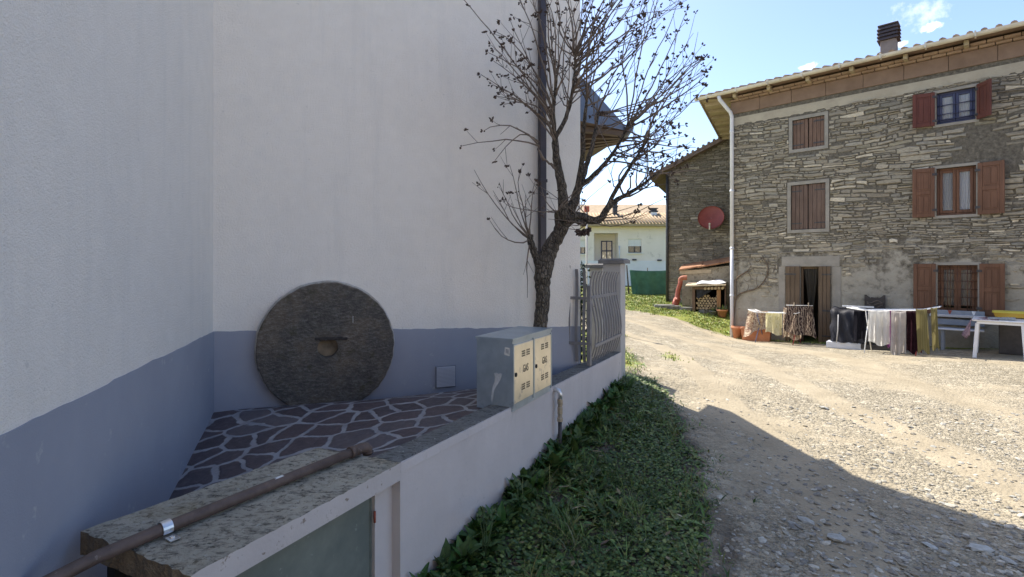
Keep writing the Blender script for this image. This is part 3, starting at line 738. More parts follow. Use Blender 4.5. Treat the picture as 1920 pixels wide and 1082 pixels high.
a_.hexa(lid[::-1], [addz(p,.018) for p in lid][::-1]); a_.build('lid', M['galv'], gb)
# frame
for tt in (T0+.006, (T0+T1)/2, T1-.006):
    a_ = MB(); a_.box(cb(tt,.0135,HT/2-.02), (.012+(.012 if tt == (T0+T1)/2 else 0), .012, HT-.03), (CD, CN, UP)); a_.build('frame_upright', M['galv'], gb)
def text_mesh(txt, size):
    c = bpy.data.curves.new('t', 'FONT'); c.body = txt; c.size = size; c.extrude = .0006; c.align_x = 'CENTER'; c.align_y = 'CENTER'
    c.space_character = 1.1
    to = bpy.data.objects.new('t', c); me = bpy.data.meshes.new_from_object(to)
    vs = [v.co.copy() for v in me.vertices]; fs = [tuple(p.vertices) for p in me.polygons]
    bpy.data.objects.remove(to); bpy.data.meshes.remove(me); bpy.data.curves.remove(c); return vs, fs
W2 = (T1-T0)/2
for di in range(2):
    t0 = T0+di*W2+.018; t1 = t0+W2-.034; tm = (t0+t1)/2
    a_ = MB(); z0, z1 = .028, HT-.042
    a_.box(cb(tm,.0125,(z0+z1)/2-.005), (t1-t0, .010, z1-z0), (CD, CN, UP), bev=.003)
    dr = a_.build('door', M['galvdoor'], gb)
    ft = .018+.0006
    for zz in (.385, .135):
        for cx in (-.042, .042):
            a_ = MB()
            for r in range(3):
                for c in range(3):
                    a_.box(cb(tm+.028+cx+(c-1)*.021, ft, zz+(r-1)*.017-.012), (.012, .0012, .0105), (CD, CN, UP))
            a_.build('vent_slot', M['ink'], dr)
    a_ = MB(); vs, fs = text_mesh('GAS', .080)
    i0 = a_.vs([cb(tm+.026+p.x*.62, ft+p.z, .255+p.y) for p in vs])
    for f in fs: a_.face([i0+k for k in f])
    a_.build('gas_lettering', M['ink'], dr)
    a_ = MB(); c = cb(t0+.022, .017, .235); a_.lathe(c, CN, [(0,.016),(.006,.016),(.008,.012),(.009,0)], 14); a_.build('lock', M['ink'], dr)
a_ = MB(); ls = cb(T0,.010-.045,HT*.74); SD = -CD
def side(o, hh, pr=.0012): p = cb(T0, .010-o, hh); return p+SD*pr
a_.hexa([side(.022,.375,.001), side(.066,.385,.001), side(.062,.440,.001), side(.020,.435,.001)], [side(.022,.375,.002), side(.066,.385,.002), side(.062,.440,.002), side(.020,.435,.002)])
stk = a_.build('sticker', M['sticker'], gb)
a_ = MB(); a_.hexa([side(.030,.392,.0022), side(.055,.398,.0022), side(.052,.428,.0022), side(.029,.424,.0022)], [side(.030,.392,.0028), side(.055,.398,.0028), side(.052,.428,.0028), side(.029,.424,.0028)]); a_.build('print', pm('grey_print', (.25,.26,.28), (.5,.5,.5), 90, .7, bs=0), stk)
a_ = MB()
pl = [(.115,.235),(.10,.245),(.085,.24),(.095,.20),(.11,.175),(.135,.14),(.15,.11),(.16,.05),(.168,.012),(.178,.05),(.172,.10),(.16,.15),(.145,.18),(.14,.215),(.15,.24),(.13,.245)]
a_.extrude([side(o, hh, .001) for o, hh in pl], SD*.0015); a_.build('filler_smear', M['smear'], gb)

# ------------------------------------------------------------------ gas riser pipe
gp = thing('gas_riser_pipe', 'upright gas pipe with elbow and valve coming out of the low wall beside the cabinet', 'pipe', lw(2.07,.05,-.5))
a_ = MB(); c0 = lw(2.07, .058, 0); x, y = c0.x, c0.y; zt = c0.z
a_.tube([V(x,y,zt-.28), V(x,y,-.05)], .017, 12); a_.build('sleeve', M['dark'], gp)
a_ = MB(); q = lw(2.07,-.02,-.0)
a_.tube([V(q.x,q.y,zt-.035), V(*(q.xy+(c0.xy-q.xy)*.55),zt-.03), V(*(q.xy+(c0.xy-q.xy)*.88),zt-.038), V(x,y,zt-.06), V(x,y,zt-.11)], [.019,.020,.021,.021,.020], 12); a_.build('elbow', M['zinc'], gp)
a_ = MB(); a_.lathe(V(x,y,zt-.30), UP, [(0,.018),(0,.026),(.03,.026),(.035,.019),(.06,.019),(.065,.023),(.12,.023),(.125,.019),(.15,.019),(.155,.024),(.19,.024),(.195,.016)], 10)
a_.tube([V(x,y,zt-.16), V(x,y,zt-.16)+LWD*.045], [.014,.013], 8); a_.build('valve', M['brass'], gp)
# ------------------------------------------------------------------ stone house (local frame: x along the facade, y inwards, z up)
HP0 = V(6.35, 14.8, EYE-2.03); HU = V(.7214, -.6925, 0).normalized(); HI = V(-HU.y, HU.x, 0)   # along, inwards
HROT = math.atan2(HU.y, HU.x)
def fac(px, py, off=0.0):
    """surveyed point on a plane off metres in front of the facade -> (along, up)"""
    r = ray(px, py); c = V(0, 0, EYE); n = -HI
    t = ((HP0+n*off)-c).dot(n)/r.dot(n); p = c+r*t-HP0; return p.dot(HU), p.z
def facw(px, py, off=0.0):
    u, z = fac(px, py, off); return HP0+HU*u-HI*off+UP*z
def hw(u, y, z): return HP0+HU*u+HI*y+UP*z      # house local -> world
sh = thing('stone_house', 'three storey rubble stone farmhouse with brown shutters and cream eaves gutter', 'house', HP0, HROT)
X_, Y_, Z_ = V(1,0,0), V(0,1,0), V(0,0,1)
LX = (X_, Y_, Z_)
def rect(x0, y0, x1, y1):
    a = fac(x0, (y0+y1)/2)[0]; b = fac(x1, (y0+y1)/2)[0]; xm = (x0+x1)/2
    return a, fac(xm, y1)[1], b, fac(xm, y0)[1]      # u0, z0, u1, z1
OP = {'sul': rect(1486,221,1546,277), 'sml': rect(1483,345,1548,430), 'wur': rect(1756,169,1829,229), 'wmr': rect(1756,313,1830,403),
      'wlr': rect(1758,497,1833,588), 'door': rect(1500,500,1537,640)}
d0 = OP['door']; OP['door'] = (d0[0], -.05, d0[2], d0[3])
WTOP = 6.78
us = sorted(set([0, 12.5]+[o[0] for o in OP.values()]+[o[2] for o in OP.values()])); zs_ = sorted(set([-.8, WTOP]+[o[1] for o in OP.values()]+[o[3] for o in OP.values()]))
w = MB(); dep = .22; w.cur = 0
for i in range(len(us)-1):
    for j in range(len(zs_)-1):
        cu, cz = (us[i]+us[i+1])/2, (zs_[j]+zs_[j+1])/2
        if any(o[0] < cu < o[2] and o[1] < cz < o[3] for o in OP.values()): continue
        w.quad((us[i],0,zs_[j]), (us[i+1],0,zs_[j]), (us[i+1],0,zs_[j+1]), (us[i],0,zs_[j+1]))
for o in OP.values():
    a, c, b, d = o
    w.quad((a,0,c), (a,dep,c), (a,dep,d), (a,0,d)); w.quad((b,0,c), (b,0,d), (b,dep,d), (b,dep,c))
    w.quad((a,0,d), (a,dep,d), (b,dep,d), (b,0,d)); w.quad((a,0,c), (b,0,c), (b,dep,c), (a,dep,c))
lx, ly = -.267*9.6, .964*9.6
w.quad((0,0,-.8), (0,0,WTOP), (lx,ly,WTOP), (lx,ly,-.8)); w.quad((12.5,0,-.8), (12.5,9.3,-.8), (12.5,9.3,WTOP), (12.5,0,WTOP)); w.quad((lx,ly,-.8), (lx,ly,WTOP), (12.5,9.3,WTOP), (12.5,9.3,-.8))
def stonework(mb, fP, u0, u1, z0, z1, ops, tones, skip=lambda u, z: False, hs=(.055,.15), deep=.030):
    z = z0
    def wv(u, zz): return zz+.045*math.sin(u*.9+zz*1.7)+.026*math.sin(u*2.7-zz*3.1)+.012*math.sin(u*6.1+zz*5.3)
    while z < z1:
        h = random.uniform(*hs); h = min(h, z1-z+.001); u = u0-random.uniform(0,.2)
        while u < u1:
            L = min(.58, max(.08, h*random.choice((random.uniform(1.1,2.5), random.uniform(2,4.5), random.uniform(3,6))))); parts = [(z, z+h)]
            if h > .095 and random.random() < .3: k = random.uniform(.35,.65); parts = [(z, z+h*k), (z+h*k, z+h)]
            for a, b in parts:
                x0, x1 = max(u, u0), min(u+L, u1); zm = wv((x0+x1)/2, (a+b)/2); hit = False
                for o in ops:
                    if o[1]-.01 < zm+(b-a)*.35 and zm-(b-a)*.35 < o[3]+.01 and x1 > o[0] and x0 < o[2]:
                        if x0 < o[0] and o[0]-x0 > .05: x1 = o[0]-.004
                        elif x1 > o[2] and x1-o[2] > .05: x0 = o[2]+.004
                        else: hit = True
                if hit or x1-x0 < .05 or skip((x0+x1)/2, zm): continue
                g = random.uniform(.003,.011); j = lambda q: random.uniform(-q,q); d = random.uniform(.002, deep)*(1.0 if random.random() < .8 else 1.5); c = min(.013, (b-a)*.2)
                q = min(.024, (b-a)*.27)
                O = [(x0+g+j(.02), wv(x0, a)+g*.8+j(q)), (x1-g+j(.02), wv(x1, a)+g*.8+j(q)), (x1-g+j(.012), wv(x1, b)-g*.8+j(q)), (x0+g+j(.012), wv(x0, b)-g*.8+j(q))]
                if x1-x0 > .2: O.insert(1, ((x0+x1)/2+j(.05), wv((x0+x1)/2, a)+g*.6+j(q))); O.insert(4, ((x0+x1)/2+j(.05), wv((x0+x1)/2, b)-g*.6+j(q)))
                cx, cz = (x0+x1)/2, sum(p[1] for p in O)/len(O)
                n = len(O); io = mb.vs([fP(p[0], .012, p[1]) for p in O])
                kx = 1-2*c/(x1-x0); kz = 1-2*c/max(b-a, .03)
                ii_ = mb.vs([fP(cx+(p[0]-cx)*kx, -d+j(.005), cz+(p[1]-cz)*kz) for p in O])
                t = random.choice(tones); k = random.uniform(.85,1.15); mb.tn = (t[0]*k, t[1]*k, t[2]*k)
                mb.face([ii_+i for i in range(n)])
                for i in range(n): mb.face((io+i, io+(i+1) % n, ii_+(i+1) % n, ii_+i))
            u += L
        z += h
    mb.tn = (1,1,1)
TONES = [(.27,.245,.20),(.25,.23,.195),(.30,.27,.22),(.23,.205,.165),(.28,.262,.225),(.33,.30,.245),(.255,.225,.175),(.22,.21,.185),(.31,.285,.235),(.26,.24,.2),(.29,.26,.21),(.24,.22,.17),(.27,.25,.21),(.255,.23,.185),(.30,.275,.23),(.26,.235,.19),(.235,.215,.18),(.285,.26,.215),(.48,.435,.355)]
def plastered(u, z):
    k = .42*float(vnoise(np.array([u]), np.array([z]), 2.6, 31)[0])+(2.30-z)*.50-abs(u-2.4)*.06
    if z > 2.75 and z < 6.0: return random.random() < .05 or float(vnoise(np.array([u]), np.array([z]), 2.1, 33)[0]) > .86
    return k > .20 or (k > -.25 and random.random() < .35)
w.cur = 1
GR = lambda o, e: (o[0]-e, o[1]-e, o[2]+e, o[3]+e)
OPS = [GR(OP[k], e) for k, e in (('sul',.085),('sml',.085),('wur',.06),('wmr',.06),('wlr',.06))]+[(fac(1474,560)[0]-.20, -1, fac(1558,560)[0]+.24, OP['door'][3]+.28)]
stonework(w, lambda u, y, z: V(u, y, z), 0.0, 9.5, -.1, 6.08, OPS, [(t[0]*1.15, t[1]*1.13, t[2]*1.08) for t in TONES], plastered, (.036,.110))
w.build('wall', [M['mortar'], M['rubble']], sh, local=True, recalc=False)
# dim rooms behind the openings
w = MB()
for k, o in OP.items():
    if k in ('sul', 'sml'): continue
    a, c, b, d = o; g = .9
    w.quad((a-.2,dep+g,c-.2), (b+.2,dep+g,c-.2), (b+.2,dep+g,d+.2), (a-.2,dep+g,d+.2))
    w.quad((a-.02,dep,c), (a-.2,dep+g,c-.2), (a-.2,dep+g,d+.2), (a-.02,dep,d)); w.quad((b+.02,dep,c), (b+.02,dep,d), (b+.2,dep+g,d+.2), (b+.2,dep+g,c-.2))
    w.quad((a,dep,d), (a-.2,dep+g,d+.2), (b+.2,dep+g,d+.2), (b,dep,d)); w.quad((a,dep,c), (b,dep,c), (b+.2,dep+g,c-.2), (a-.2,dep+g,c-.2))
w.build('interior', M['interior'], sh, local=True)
# cement surrounds
def ring(o, wd_, pr, top=True, bottom=True, wl=None):
    a, c, b, d = o; m = MB(); wl = wl or wd_
    ri = random.uniform
    m.box((a-wl/2,-pr/2+.01,(c+d)/2), (wl-.002, pr+.02, d-c), LX); m.box((b+wl/2,-pr/2+.01,(c+d)/2), (wl-.002, pr+.02, d-c), LX)
    if top: m.box(((a+b)/2,-pr/2+.01,d+wd_/2), (b-a+2*wl, pr+.02, wd_), LX)
    if bottom: m.box(((a+b)/2,-pr/2+.01,c-wd_/2), (b-a+2*wl, pr+.02, wd_), LX)
    return m
for k, wd_ in (('sul', .085), ('sml', .085), ('wur', .06), ('wmr', .06), ('wlr', .06)):
    ring(OP[k], wd_, .022).build('surround', M['surround'], sh, local=True)
a, c, b, d = OP['door']; DU0, DU1 = fac(1474,560)[0], fac(1558,560)[0]
m = MB(); m.box(((a+b)/2, .0, d+.14), (DU1-DU0+.30, .03, .26), LX); m.box((DU0-.10,.0,d/2), (.16,.03,d+.0), LX); m.box((DU1+.12,.0,d/2), (.2,.03,d), LX)
m.build('surround', M['surround'], sh, local=True)
m = MB(); m.box(((DU0+DU1)/2, -.20, -.045), (DU1-DU0+.1, .40, .11), LX, bev=.015); m.build('doorstep', M['coping'], sh, local=True)

# closed plank shutters
def plank_shutter(o, mat, label=None):
    a, c, b, d = o; root = None
    for s in range(2):
        x0 = a+.008+s*(b-a)/2; x1 = a+(s+1)*(b-a)/2-.008; n = 4; m = MB()
        for k in range(n):
            p = (x1-x0)/n; m.box((x0+(k+.5)*p, .035, (c+d)/2), (p-.006, .03, d-c-.02+random.uniform(-.008,.004)), LX, bev=.004)
        m.box(((x0+x1)/2, .052, (c+d)/2), (x1-x0-.01, .008, d-c-.04), LX)
        sht = m.build('shutter', mat, sh, local=True)
        for zz in (c+.14*(d-c), d-.14*(d-c)):
            m = MB(); hx = x0+.11 if s == 0 else x1-.11
            m.box((hx, .016, zz), (.28, .008, .032), LX)
            m.build('hinge', M['dark'], sht, local=True)
plank_shutter(OP['sul'], M['oldwood']); plank_shutter(OP['sml'], mat_wood('grey_weathered_plank', (.11,.072,.055), (.19,.13,.10), 2, 9, .8))

# panelled shutters swung open
def panel_shutter(hx, z0, z1, width, ang, mat, side, lower=2):
    """hinge at hx; side -1 leaf lies to the left, +1 to the right; ang = opening past the wall plane"""
    m = MB(); ca, sa = math.cos(ang), math.sin(ang)
    ax = (V(side*ca, -sa, 0), V(side*sa, ca, 0)*1.0, Z_)
    o = V(hx, -.035, 0)
    def bx_(x0, x1, zz0, zz1, t, off=0, bev=.004):
        m.box(o+ax[0]*((x0+x1)/2)+ax[1]*off+Z_*((zz0+zz1)/2), (x1-x0, t, zz1-zz0), ax, bev=bev)
    H = z1-z0; st = .075; zm = z0+H*(.50 if lower == 2 else .9)
    bx_(0, st, z0, z1, .040); bx_(width-st, width, z0, z1, .040)
    rails = [z0+.045, z1-.045]+([zm] if lower == 2 else [])
    for rz_ in rails: bx_(st, width-st, rz_-.045, rz_+.045, .038)
    segs = [(z0+.09, zm-.045), (zm+.045, z1-.09)] if lower == 2 else [(z0+.09, z1-.09)]
    for s0, s1 in segs:
        bx_(st, width-st, s0, s1, .016)
        bx_(st+.035, (width)/2-.004, s0+.035, s1-.035, .030); bx_((width)/2+.004, width-st-.035, s0+.035, s1-.035, .030)
    sht = m.build('shutter', mat, sh, local=True)
    for zz in (z0+.14*H, z1-.14*H):
        m = MB(); m.box(o+ax[0]*.0+Z_*zz, (.09,.05,.05), ax); m.build('hinge', M['dark'], sht, local=True)
    return sht
def fz(px, y0, y1): return fac(px, y1)[1], fac(px, y0)[1]
for (key, lpx, rpx, mat, angl, angr, lo_) in (('wmr', 1710, 1887, M['oak'], R(6), R(10), 2), ('wlr', 1711, 1885, M['oak'], R(4), R(4), 2), ('wur', 1716, 1861, M['oakred'], R(14), R(52), 1)):
    a, c, b, d = OP[key]; wl = (b-a)/2+.03
    lw_ = a-.05-fac(lpx, 300)[0]
    panel_shutter(a-.03, c-.02, d+.03, max(.40, min(.62, lw_)), angl, mat, -1, lo_)
    rw_ = fac(rpx, 300)[0]-b-.05
    panel_shutter(b+.03, c-.02, d+.03, wl if key == 'wur' else max(.4, min(.60, rw_)), angr, mat, 1, lo_)

# casements
def casement(o, fmat, y=.13, curt=True, cur_y=.19, glass='glass', fw=.055, drop=.0, cmat=None):
    a, c, b, d = o; m = MB(); mid = (a+b)/2
    def fr(x0, x1, z0, z1, t=.05, yy=y): m.box(((x0+x1)/2, yy, (z0+z1)/2), (x1-x0, t, z1-z0), LX, bev=.005)
    fr(a+.002, a+.045, c+.002, d-.002); fr(b-.045, b-.002, c+.002, d-.002); fr(a+.045, b-.045, d-.05, d-.002); fr(a+.045, b-.045, c+.002, c+.05)
    for s0, s1 in ((a+.047, mid-.004), (mid+.004, b-.047)):
        fr(s0, s0+fw, c+.052, d-.052, .045, y-.01); fr(s1-fw, s1, c+.052, d-.052, .045, y-.01); fr(s0+fw, s1-fw, d-.052-fw, d-.052, .043, y-.01); fr(s0+fw, s1-fw, c+.052, c+.052+fw*1.2, .043, y-.01)
    f = m.build('window', fmat, sh, local=True)
    for s0, s1 in ((a+.047, mid-.004), (mid+.004, b-.047)):
        m = MB(); m.quad((s0+fw,y-.005,c+.052+fw), (s1-fw,y-.005,c+.052+fw), (s1-fw,y-.005,d-.052-fw), (s0+fw,y-.005,d-.052-fw)); m.build('pane', M[glass], f, local=True)
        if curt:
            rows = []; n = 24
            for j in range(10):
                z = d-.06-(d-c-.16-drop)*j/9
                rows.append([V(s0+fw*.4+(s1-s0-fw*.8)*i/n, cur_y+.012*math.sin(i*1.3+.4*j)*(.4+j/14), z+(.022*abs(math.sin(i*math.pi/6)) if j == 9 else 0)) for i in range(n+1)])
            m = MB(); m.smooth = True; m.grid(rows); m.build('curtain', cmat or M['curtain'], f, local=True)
    return f
casement(OP['wmr'], M['oak'], .10, True, .125)
wu = casement(OP['wur'], M['bluepaint'], .08, True, .10, fw=.05)
casement(OP['wlr'], M['oak'], .12, True, .16, drop=.06, cmat=mat_pattern('cream_curtain', [(.3, (.62,.52,.38)), (.7, (.75,.65,.50))], 5))  # cream sheet painted in place of a reflection of sunlit buildings, no real curtain
a, c, b, d = OP['wur']; m = MB()
for z in (c+.10, c+.22, c+.42): m.tube([(a,.02,z), (b,.02,z)], .012, 6)
m.build('guard_rail', M['bluepaint'], sh, local=True)
a, c, b, d = OP['wlr']; m = MB()
for i in range(1, 4):
    x = a+(b-a)*i/4; m.tube([(x,.03,c), (x,.03,d)], .009, 6)
    if i != 2: m.tube([(x+.05,.03,c), (x+.05,.03,d)], .007, 6)
for i in range(1, 6): z = c+(d-c)*i/6; m.tube([(a,.03,z), (b,.03,z)], .009, 6)
m.build('iron_grille', M['iron'], sh, local=True)
m = MB(); m.box(((a+b)/2, -.09, c-.045), (b-a+.26, .26, .055), LX, bev=.008); m.build('window_sill', M['pillar'], sh, local=True)

# doorway: two plank leaves folded out, dark opening with a gathered curtain
a, c, b, d = OP['door']
for (x0, x1, hx) in ((DU0, a+.01, DU0), (b-.01, DU1, DU1)):
    m = MB(); n = 3; p = (x1-x0)/n
    dx = V(x1-x0, 0, 0)
    for k in range(n): m.box((x0+(k+.5)*p, -.045, d/2+.02), (p-.006, .04, d-.02), LX, bev=.005)
    lf = m.build('door', M['doorwood'], sh, local=True)
    for z in (d-.2, .9, .25):
        m = MB(); m.box(((x0+x1)/2+(-.05 if hx == DU0 else .05), -.071, z), ((x1-x0)*.8, .008, .04), LX); m.build('hinge', M['dark'], lf, local=True)
rows = []
for j in range(14):
    f = j/13; z = d-.02-(d-.75)*f; wdt = 1-.78*f**.8
    rows.append([V(a+.06+(b-a-.1)*(.5+(i/20-.5)*wdt), .10+.03*math.sin(i*1.7), z) for i in range(21)])
m = MB(); m.smooth = True; m.grid(rows); m.build('door_curtain', M['greycurtain'], sh, local=True)
m = MB(); m.box((a+.03,.12,d/2), (.05,.08,d), LX, bev=.005); m.box((b-.03,.12,d/2), (.05,.08,d), LX, bev=.005); m.box(((a+b)/2,.12,d-.03), (b-a-.11,.08,.05), LX, bev=.005); m.build('door_frame', M['doorwood'], sh, local=True)

# eaves: mortar band, terracotta band, brick course, rafters, soffit, gutter, roof
EX0 = -.02
m = MB()
for k in range(16):
    x = EX0+k*.80; m.box((x+.4, -.012, 6.585), (.792, .045, .33), LX, bev=.004)
m.build('terracotta_band', M['terra'], sh, local=True)
m = MB(); rows = []
for j, z in enumerate((6.05, 6.12, 6.25, 6.41)):
    rows.append([V(EX0+i*.1, -.004 if j in (1,2) else .006, z+(random.uniform(-.07,.07) if j == 0 else 0)) for i in range(126)])
m.grid(rows); m.build('mortar_band', M['cream'], sh, local=True)
m = MB()
for j in range(2):
    for k in range(48):
        x = EX0+k*.265+(j*.13); m.box((x+.13, -.05-.05*j+random.uniform(-.004,.004), 6.785+j*.055), (.252, .13+.1*j, .050), LX, bev=.006)
m.build('brick_course', pm('eaves_brick', (.25,.17,.115), (.35,.25,.175), 3, .9, bs=.4, bscale=40), sh, local=True)
m = MB()
m.hexa([V(-.70,-.40,6.92), V(12.5,-.40,6.92), V(12.5,.1,6.92), V(0,.1,6.92)], [V(-.70,-.40,6.95), V(12.5,-.40,6.95), V(12.5,.1,6.97), V(0,.1,6.97)])
m.build('front_soffit', M['terra'], sh, local=True)
for px in (1378, 1442, 1515, 1597, 1698, 1812, 1935, 2090):
    u = fac(px, 150, .3)[0]; m = MB(); m.box((u, -.17, 6.85), (.085, .40, .115), LX, bev=.006); m.build('rafter_tail', M['palewood'], sh, local=True)
# side eave over the lane
sdir = V(-.267, .964, 0).normalized(); sn = V(-sdir.y, sdir.x, 0)
e0 = V(-.74, -.48, 6.86); 
m = MB(); m.quad(V(-.74,-.48,6.90), V(0.02,0,6.90), V(0.02,0,6.90)+sdir*9.6, V(-.74,-.48,6.90)+sdir*9.9); m.build('side_soffit', M['palewood'], sh, local=True)
for k in range(13):
    p = V(0.0,0,6.85)+sdir*(.15+k*.75); q = p+sn*.74; d = (q-p).normalized(); m = MB()
    m.box((p+q)/2, ((q-p).length, .085, .10), (d, sdir, Z_), bev=.005); m.build('side_rafter', M['palewood'], sh, local=True)
m = MB(); m.box(e0+sdir*4.9+Z_*.055, (.03, 9.8, .13), (sn, sdir, Z_)); m.build('side_fascia', M['palewood'], sh, local=True)
m = MB()
f0, f1 = V(-.78,-.44,6.965), V(12.7,-.44,6.965); s1 = V(-.78,-.44,6.965)+sdir*10
rd0, rd1 = V(3.2,4.6,8.35), V(12.7,4.6,8.35); b1 = V(12.7,9.8,6.965)
m.poly([f0, f1, rd1, rd0]); m.poly([s1, f0, rd0]); m.poly([b1, s1, rd0, rd1]); m.poly([f1, b1, rd1]); m.poly([f0, s1, b1, f1])
sl_a = (rd1-f1).normalized()
for k in range(60):
    x = -.70+k*.225; p = V(x, -.47, 6.985); q = p+V(0, sl_a.y, sl_a.z)*1.6
    m.tube([p, q], .062, 8)
m.build('roof', M['rooftile'], sh, local=True)
m = MB()
def gseg(x0, x1):
    n = 10; pr = [(math.cos(t)*.075, math.sin(t)*.075) for t in np.linspace(math.pi, 2*math.pi, n)]
    rows = [[V(x, -.51+py_, 6.955+pz_) for py_, pz_ in pr] for x in (x0, x1)]
    m.smooth = True; m.grid(rows); m.smooth = False
gseg(-.86, 12.6)
for k in range(18):
    x = -.5+k*.82; m.box((x, -.51, 6.93), (.03, .165, .12), LX)
m.quad(V(-.86,-.585,6.955), V(-.86,-.435,6.955), V(-.86,-.45,6.90), V(-.86,-.57,6.90))
gt = m.build('gutter', M['gutter'], sh, local=True)
m = MB()
pu = fac(1372, 400, .12)[0]
m.tube([(pu-.22,-.50,6.88), (pu-.20,-.48,6.78), (pu-.02,-.16,6.45), (pu,-.11,6.33), (pu,-.11,2.6)], .052, 12)
m.tube([(pu,-.11,2.62), (pu,-.11,.02)], .047, 12)
for z in (5.9, 4.2, 2.55, 1.2): m.tube([(pu,-.11,z-.03), (pu,-.11,z+.03)], .06, 12)
m.build('rain_pipe', M['whitepipe'], sh, local=True)
# chimney
cu = fac(1667, 90, -1.1)[0]
m = MB(); m.box((cu,1.1,7.49), (.33,.33,.64), LX, bev=.01); ch = m.build('chimney', pm('smoky_chimney_render', (.20,.165,.145), (.27,.23,.20), 3, .9, bs=.4), sh, local=True)
m = MB()
for k in range(4): m.hexa([(cu-.23,.87,7.81+k*.09), (cu+.23,.87,7.81+k*.09), (cu+.23,1.33,7.81+k*.09), (cu-.23,1.33,7.81+k*.09)], [(cu-.185,.915,7.885+k*.09), (cu+.185,.915,7.885+k*.09), (cu+.185,1.285,7.885+k*.09), (cu-.185,1.285,7.885+k*.09)])
m.box((cu,1.1,8.185), (.43,.43,.04), LX, bev=.01); m.build('chimney_cowl', pm('sooty_cowl', (.055,.043,.048), (.085,.068,.07), 5, .85, bs=.3), ch, local=True)
# cable along the wall
m = MB()
pts = [fac(px, py) for px, py in ((1384,476),(1420,476),(1500,472),(1560,470),(1660,465),(1718,462),(1726,466),(1728,485))]
m.tube([(u,-.015,z) for u, z in pts], .010, 6); m.build('cable', M['surround'], sh, local=True)

# bare vine on the corner
vn = thing('bare_vine', 'leafless climbing vine with a twisted stem beside the white rain pipe on the stone wall', 'vine', facw(1374, 622, .06))
def vline(mb_, pts, r0, r1, off=.05, n=7):
    P = [facw(px, py, off) for px, py in pts]
    # smooth
    Q = []
    for i in range(len(P)-1):
        p0, p1, p2, p3 = P[max(i-1,0)], P[i], P[i+1], P[min(i+2,len(P)-1)]
        for k in range(4):
            t = k/4; Q.append(.5*((2*p1)+(p2-p0)*t+(2*p0-5*p1+4*p2-p3)*t*t+(3*p1-p0-3*p2+p3)*t**3))
    Q.append(P[-1]); mb_.tube(Q, [r0+(r1-r0)*i/(len(Q)-1) for i in range(len(Q))], n)
m = MB()
vline(m, [(1371,628),(1373,600),(1377,570),(1379,545),(1378,525)], .05, .028, .07)
vline(m, [(1378,565),(1386,552),(1400,546),(1415,542),(1428,533),(1437,518),(1440,502),(1435,490),(1428,482)], .024, .014, .05)
vline(m, [(1376,530),(1383,520),(1394,513),(1402,508)], .026, .020, .07)
m.build('stem', M['vinewood'], vn)
m = MB()
for pts in ([(1402,508),(1408,498),(1404,490),(1406,478)], [(1402,508),(1414,503),(1426,504),(1436,502)], [(1437,510),(1446,502),(1456,504)], [(1438,500),(1442,488),(1432,478)], [(1404,512),(1408,522),(1400,528),(1394,522)], [(1420,538),(1418,526),(1421,514)], [(1437,520),(1450,523),(1458,521)], [(1428,483),(1420,492),(1414,482)], [(1380,470),(1378,430),(1384,400)], [(1379,545),(1384,500),(1381,470)], [(1400,546),(1404,536),(1398,530)], [(1434,525),(1440,535),(1446,537)]):
    vline(m, pts, .010, .004, .045, 5)
m.build('tendril', M['vinewood'], vn)

# ------------------------------------------------------------------ neighbouring stone wing
wa, wb = at(1250, 500, 20.4), at(1440, 500, 18.9)
wdir = (V(wb.x, wb.y, 0)-V(wa.x, wa.y, 0)).normalized(); win = V(-wdir.y, wdir.x, 0)
wg = thing('stone_outbuilding', 'darker rubble stone building set back behind the farmhouse with a sloping verge', 'building', V(wa.x, wa.y, EYE-1.5))
def onwing(px, py, off=0.0):
    r = ray(px, py); n = -win; t = (V(wa.x, wa.y, EYE)+n*off-V(0,0,EYE)).dot(n)/r.dot(n); return V(0,0,EYE)+r*t
zl = onwing(1251, 322).z; q = onwing(1365, 262); sl2 = (q.z-zl)/((V(q.x,q.y,0)-V(wa.x,wa.y,0)).length)
def wpt(u, z, y=0): return V(wa.x, wa.y, 0)+wdir*u+win*y+UP*z
m = MB(); L_ = 3.6
m.extrude([wpt(0,-.5), wpt(L_,-.5), wpt(L_,zl+sl2*L_), wpt(0,zl)], win*8)
m.cur = 1
stonework(m, lambda u, y, z: wpt(u, z, y), 0, 2.9, EYE-1.6, zl+sl2*2.9, [], [tuple(c*.80 for c in t) for t in TONES], lambda u, z: z > zl+sl2*u-.03 or random.random() < .03, (.05,.11), .03)
m.build('wall', [M['mortar'], M['rubble']], wg, recalc=False)
m = MB(); m.extrude([wpt(-.62,zl-.62*sl2+.0,-.35), wpt(L_,zl+sl2*L_,-.35), wpt(L_,zl+sl2*L_+.16,-.35), wpt(-.62,zl-.62*sl2+.16,-.35)], win*8.5)
for k in range(22):
    p = wpt(-.5+k*.19, zl+(-.5+k*.19)*sl2+.17, -.37); m.tube([p, p+win*.5], .06, 6)
m.build('roof', pm('dark_verge_tile', (.12,.085,.065), (.19,.14,.105), 5, .9, bs=.3), wg)
m = MB(); m.tube([wpt(.03,-.2,-.08), wpt(.03,zl-.1,-.08)], .055, 8); m.build('rain_pipe', M['dark'], wg)
dsh = onwing(1333, 408, .30)
ds = thing('satellite_dish', 'brick red satellite dish fixed on the dark stone wall above the woodshed', 'satellite dish', dsh)
face = V(-.42, -.85, .32).normalized(); dup_ = (UP-face*UP.dot(face)).normalized(); dri = dup_.cross(face)
m = MB(); Rd = .47
prof = [(-.085+.10*(k/8)**2, Rd*k/8) for k in range(9)]
prof[0] = (-.085, .001)
m.smooth = True; m.lathe(dsh, face, prof+[(.02, Rd*1.0), (.012, Rd*1.01), (-.01, Rd)]+[(-.10+.10*(k/8)**2, Rd*k/8) for k in (7,5,3,1)], 32)
m.build('reflector', M['dishred'], ds)
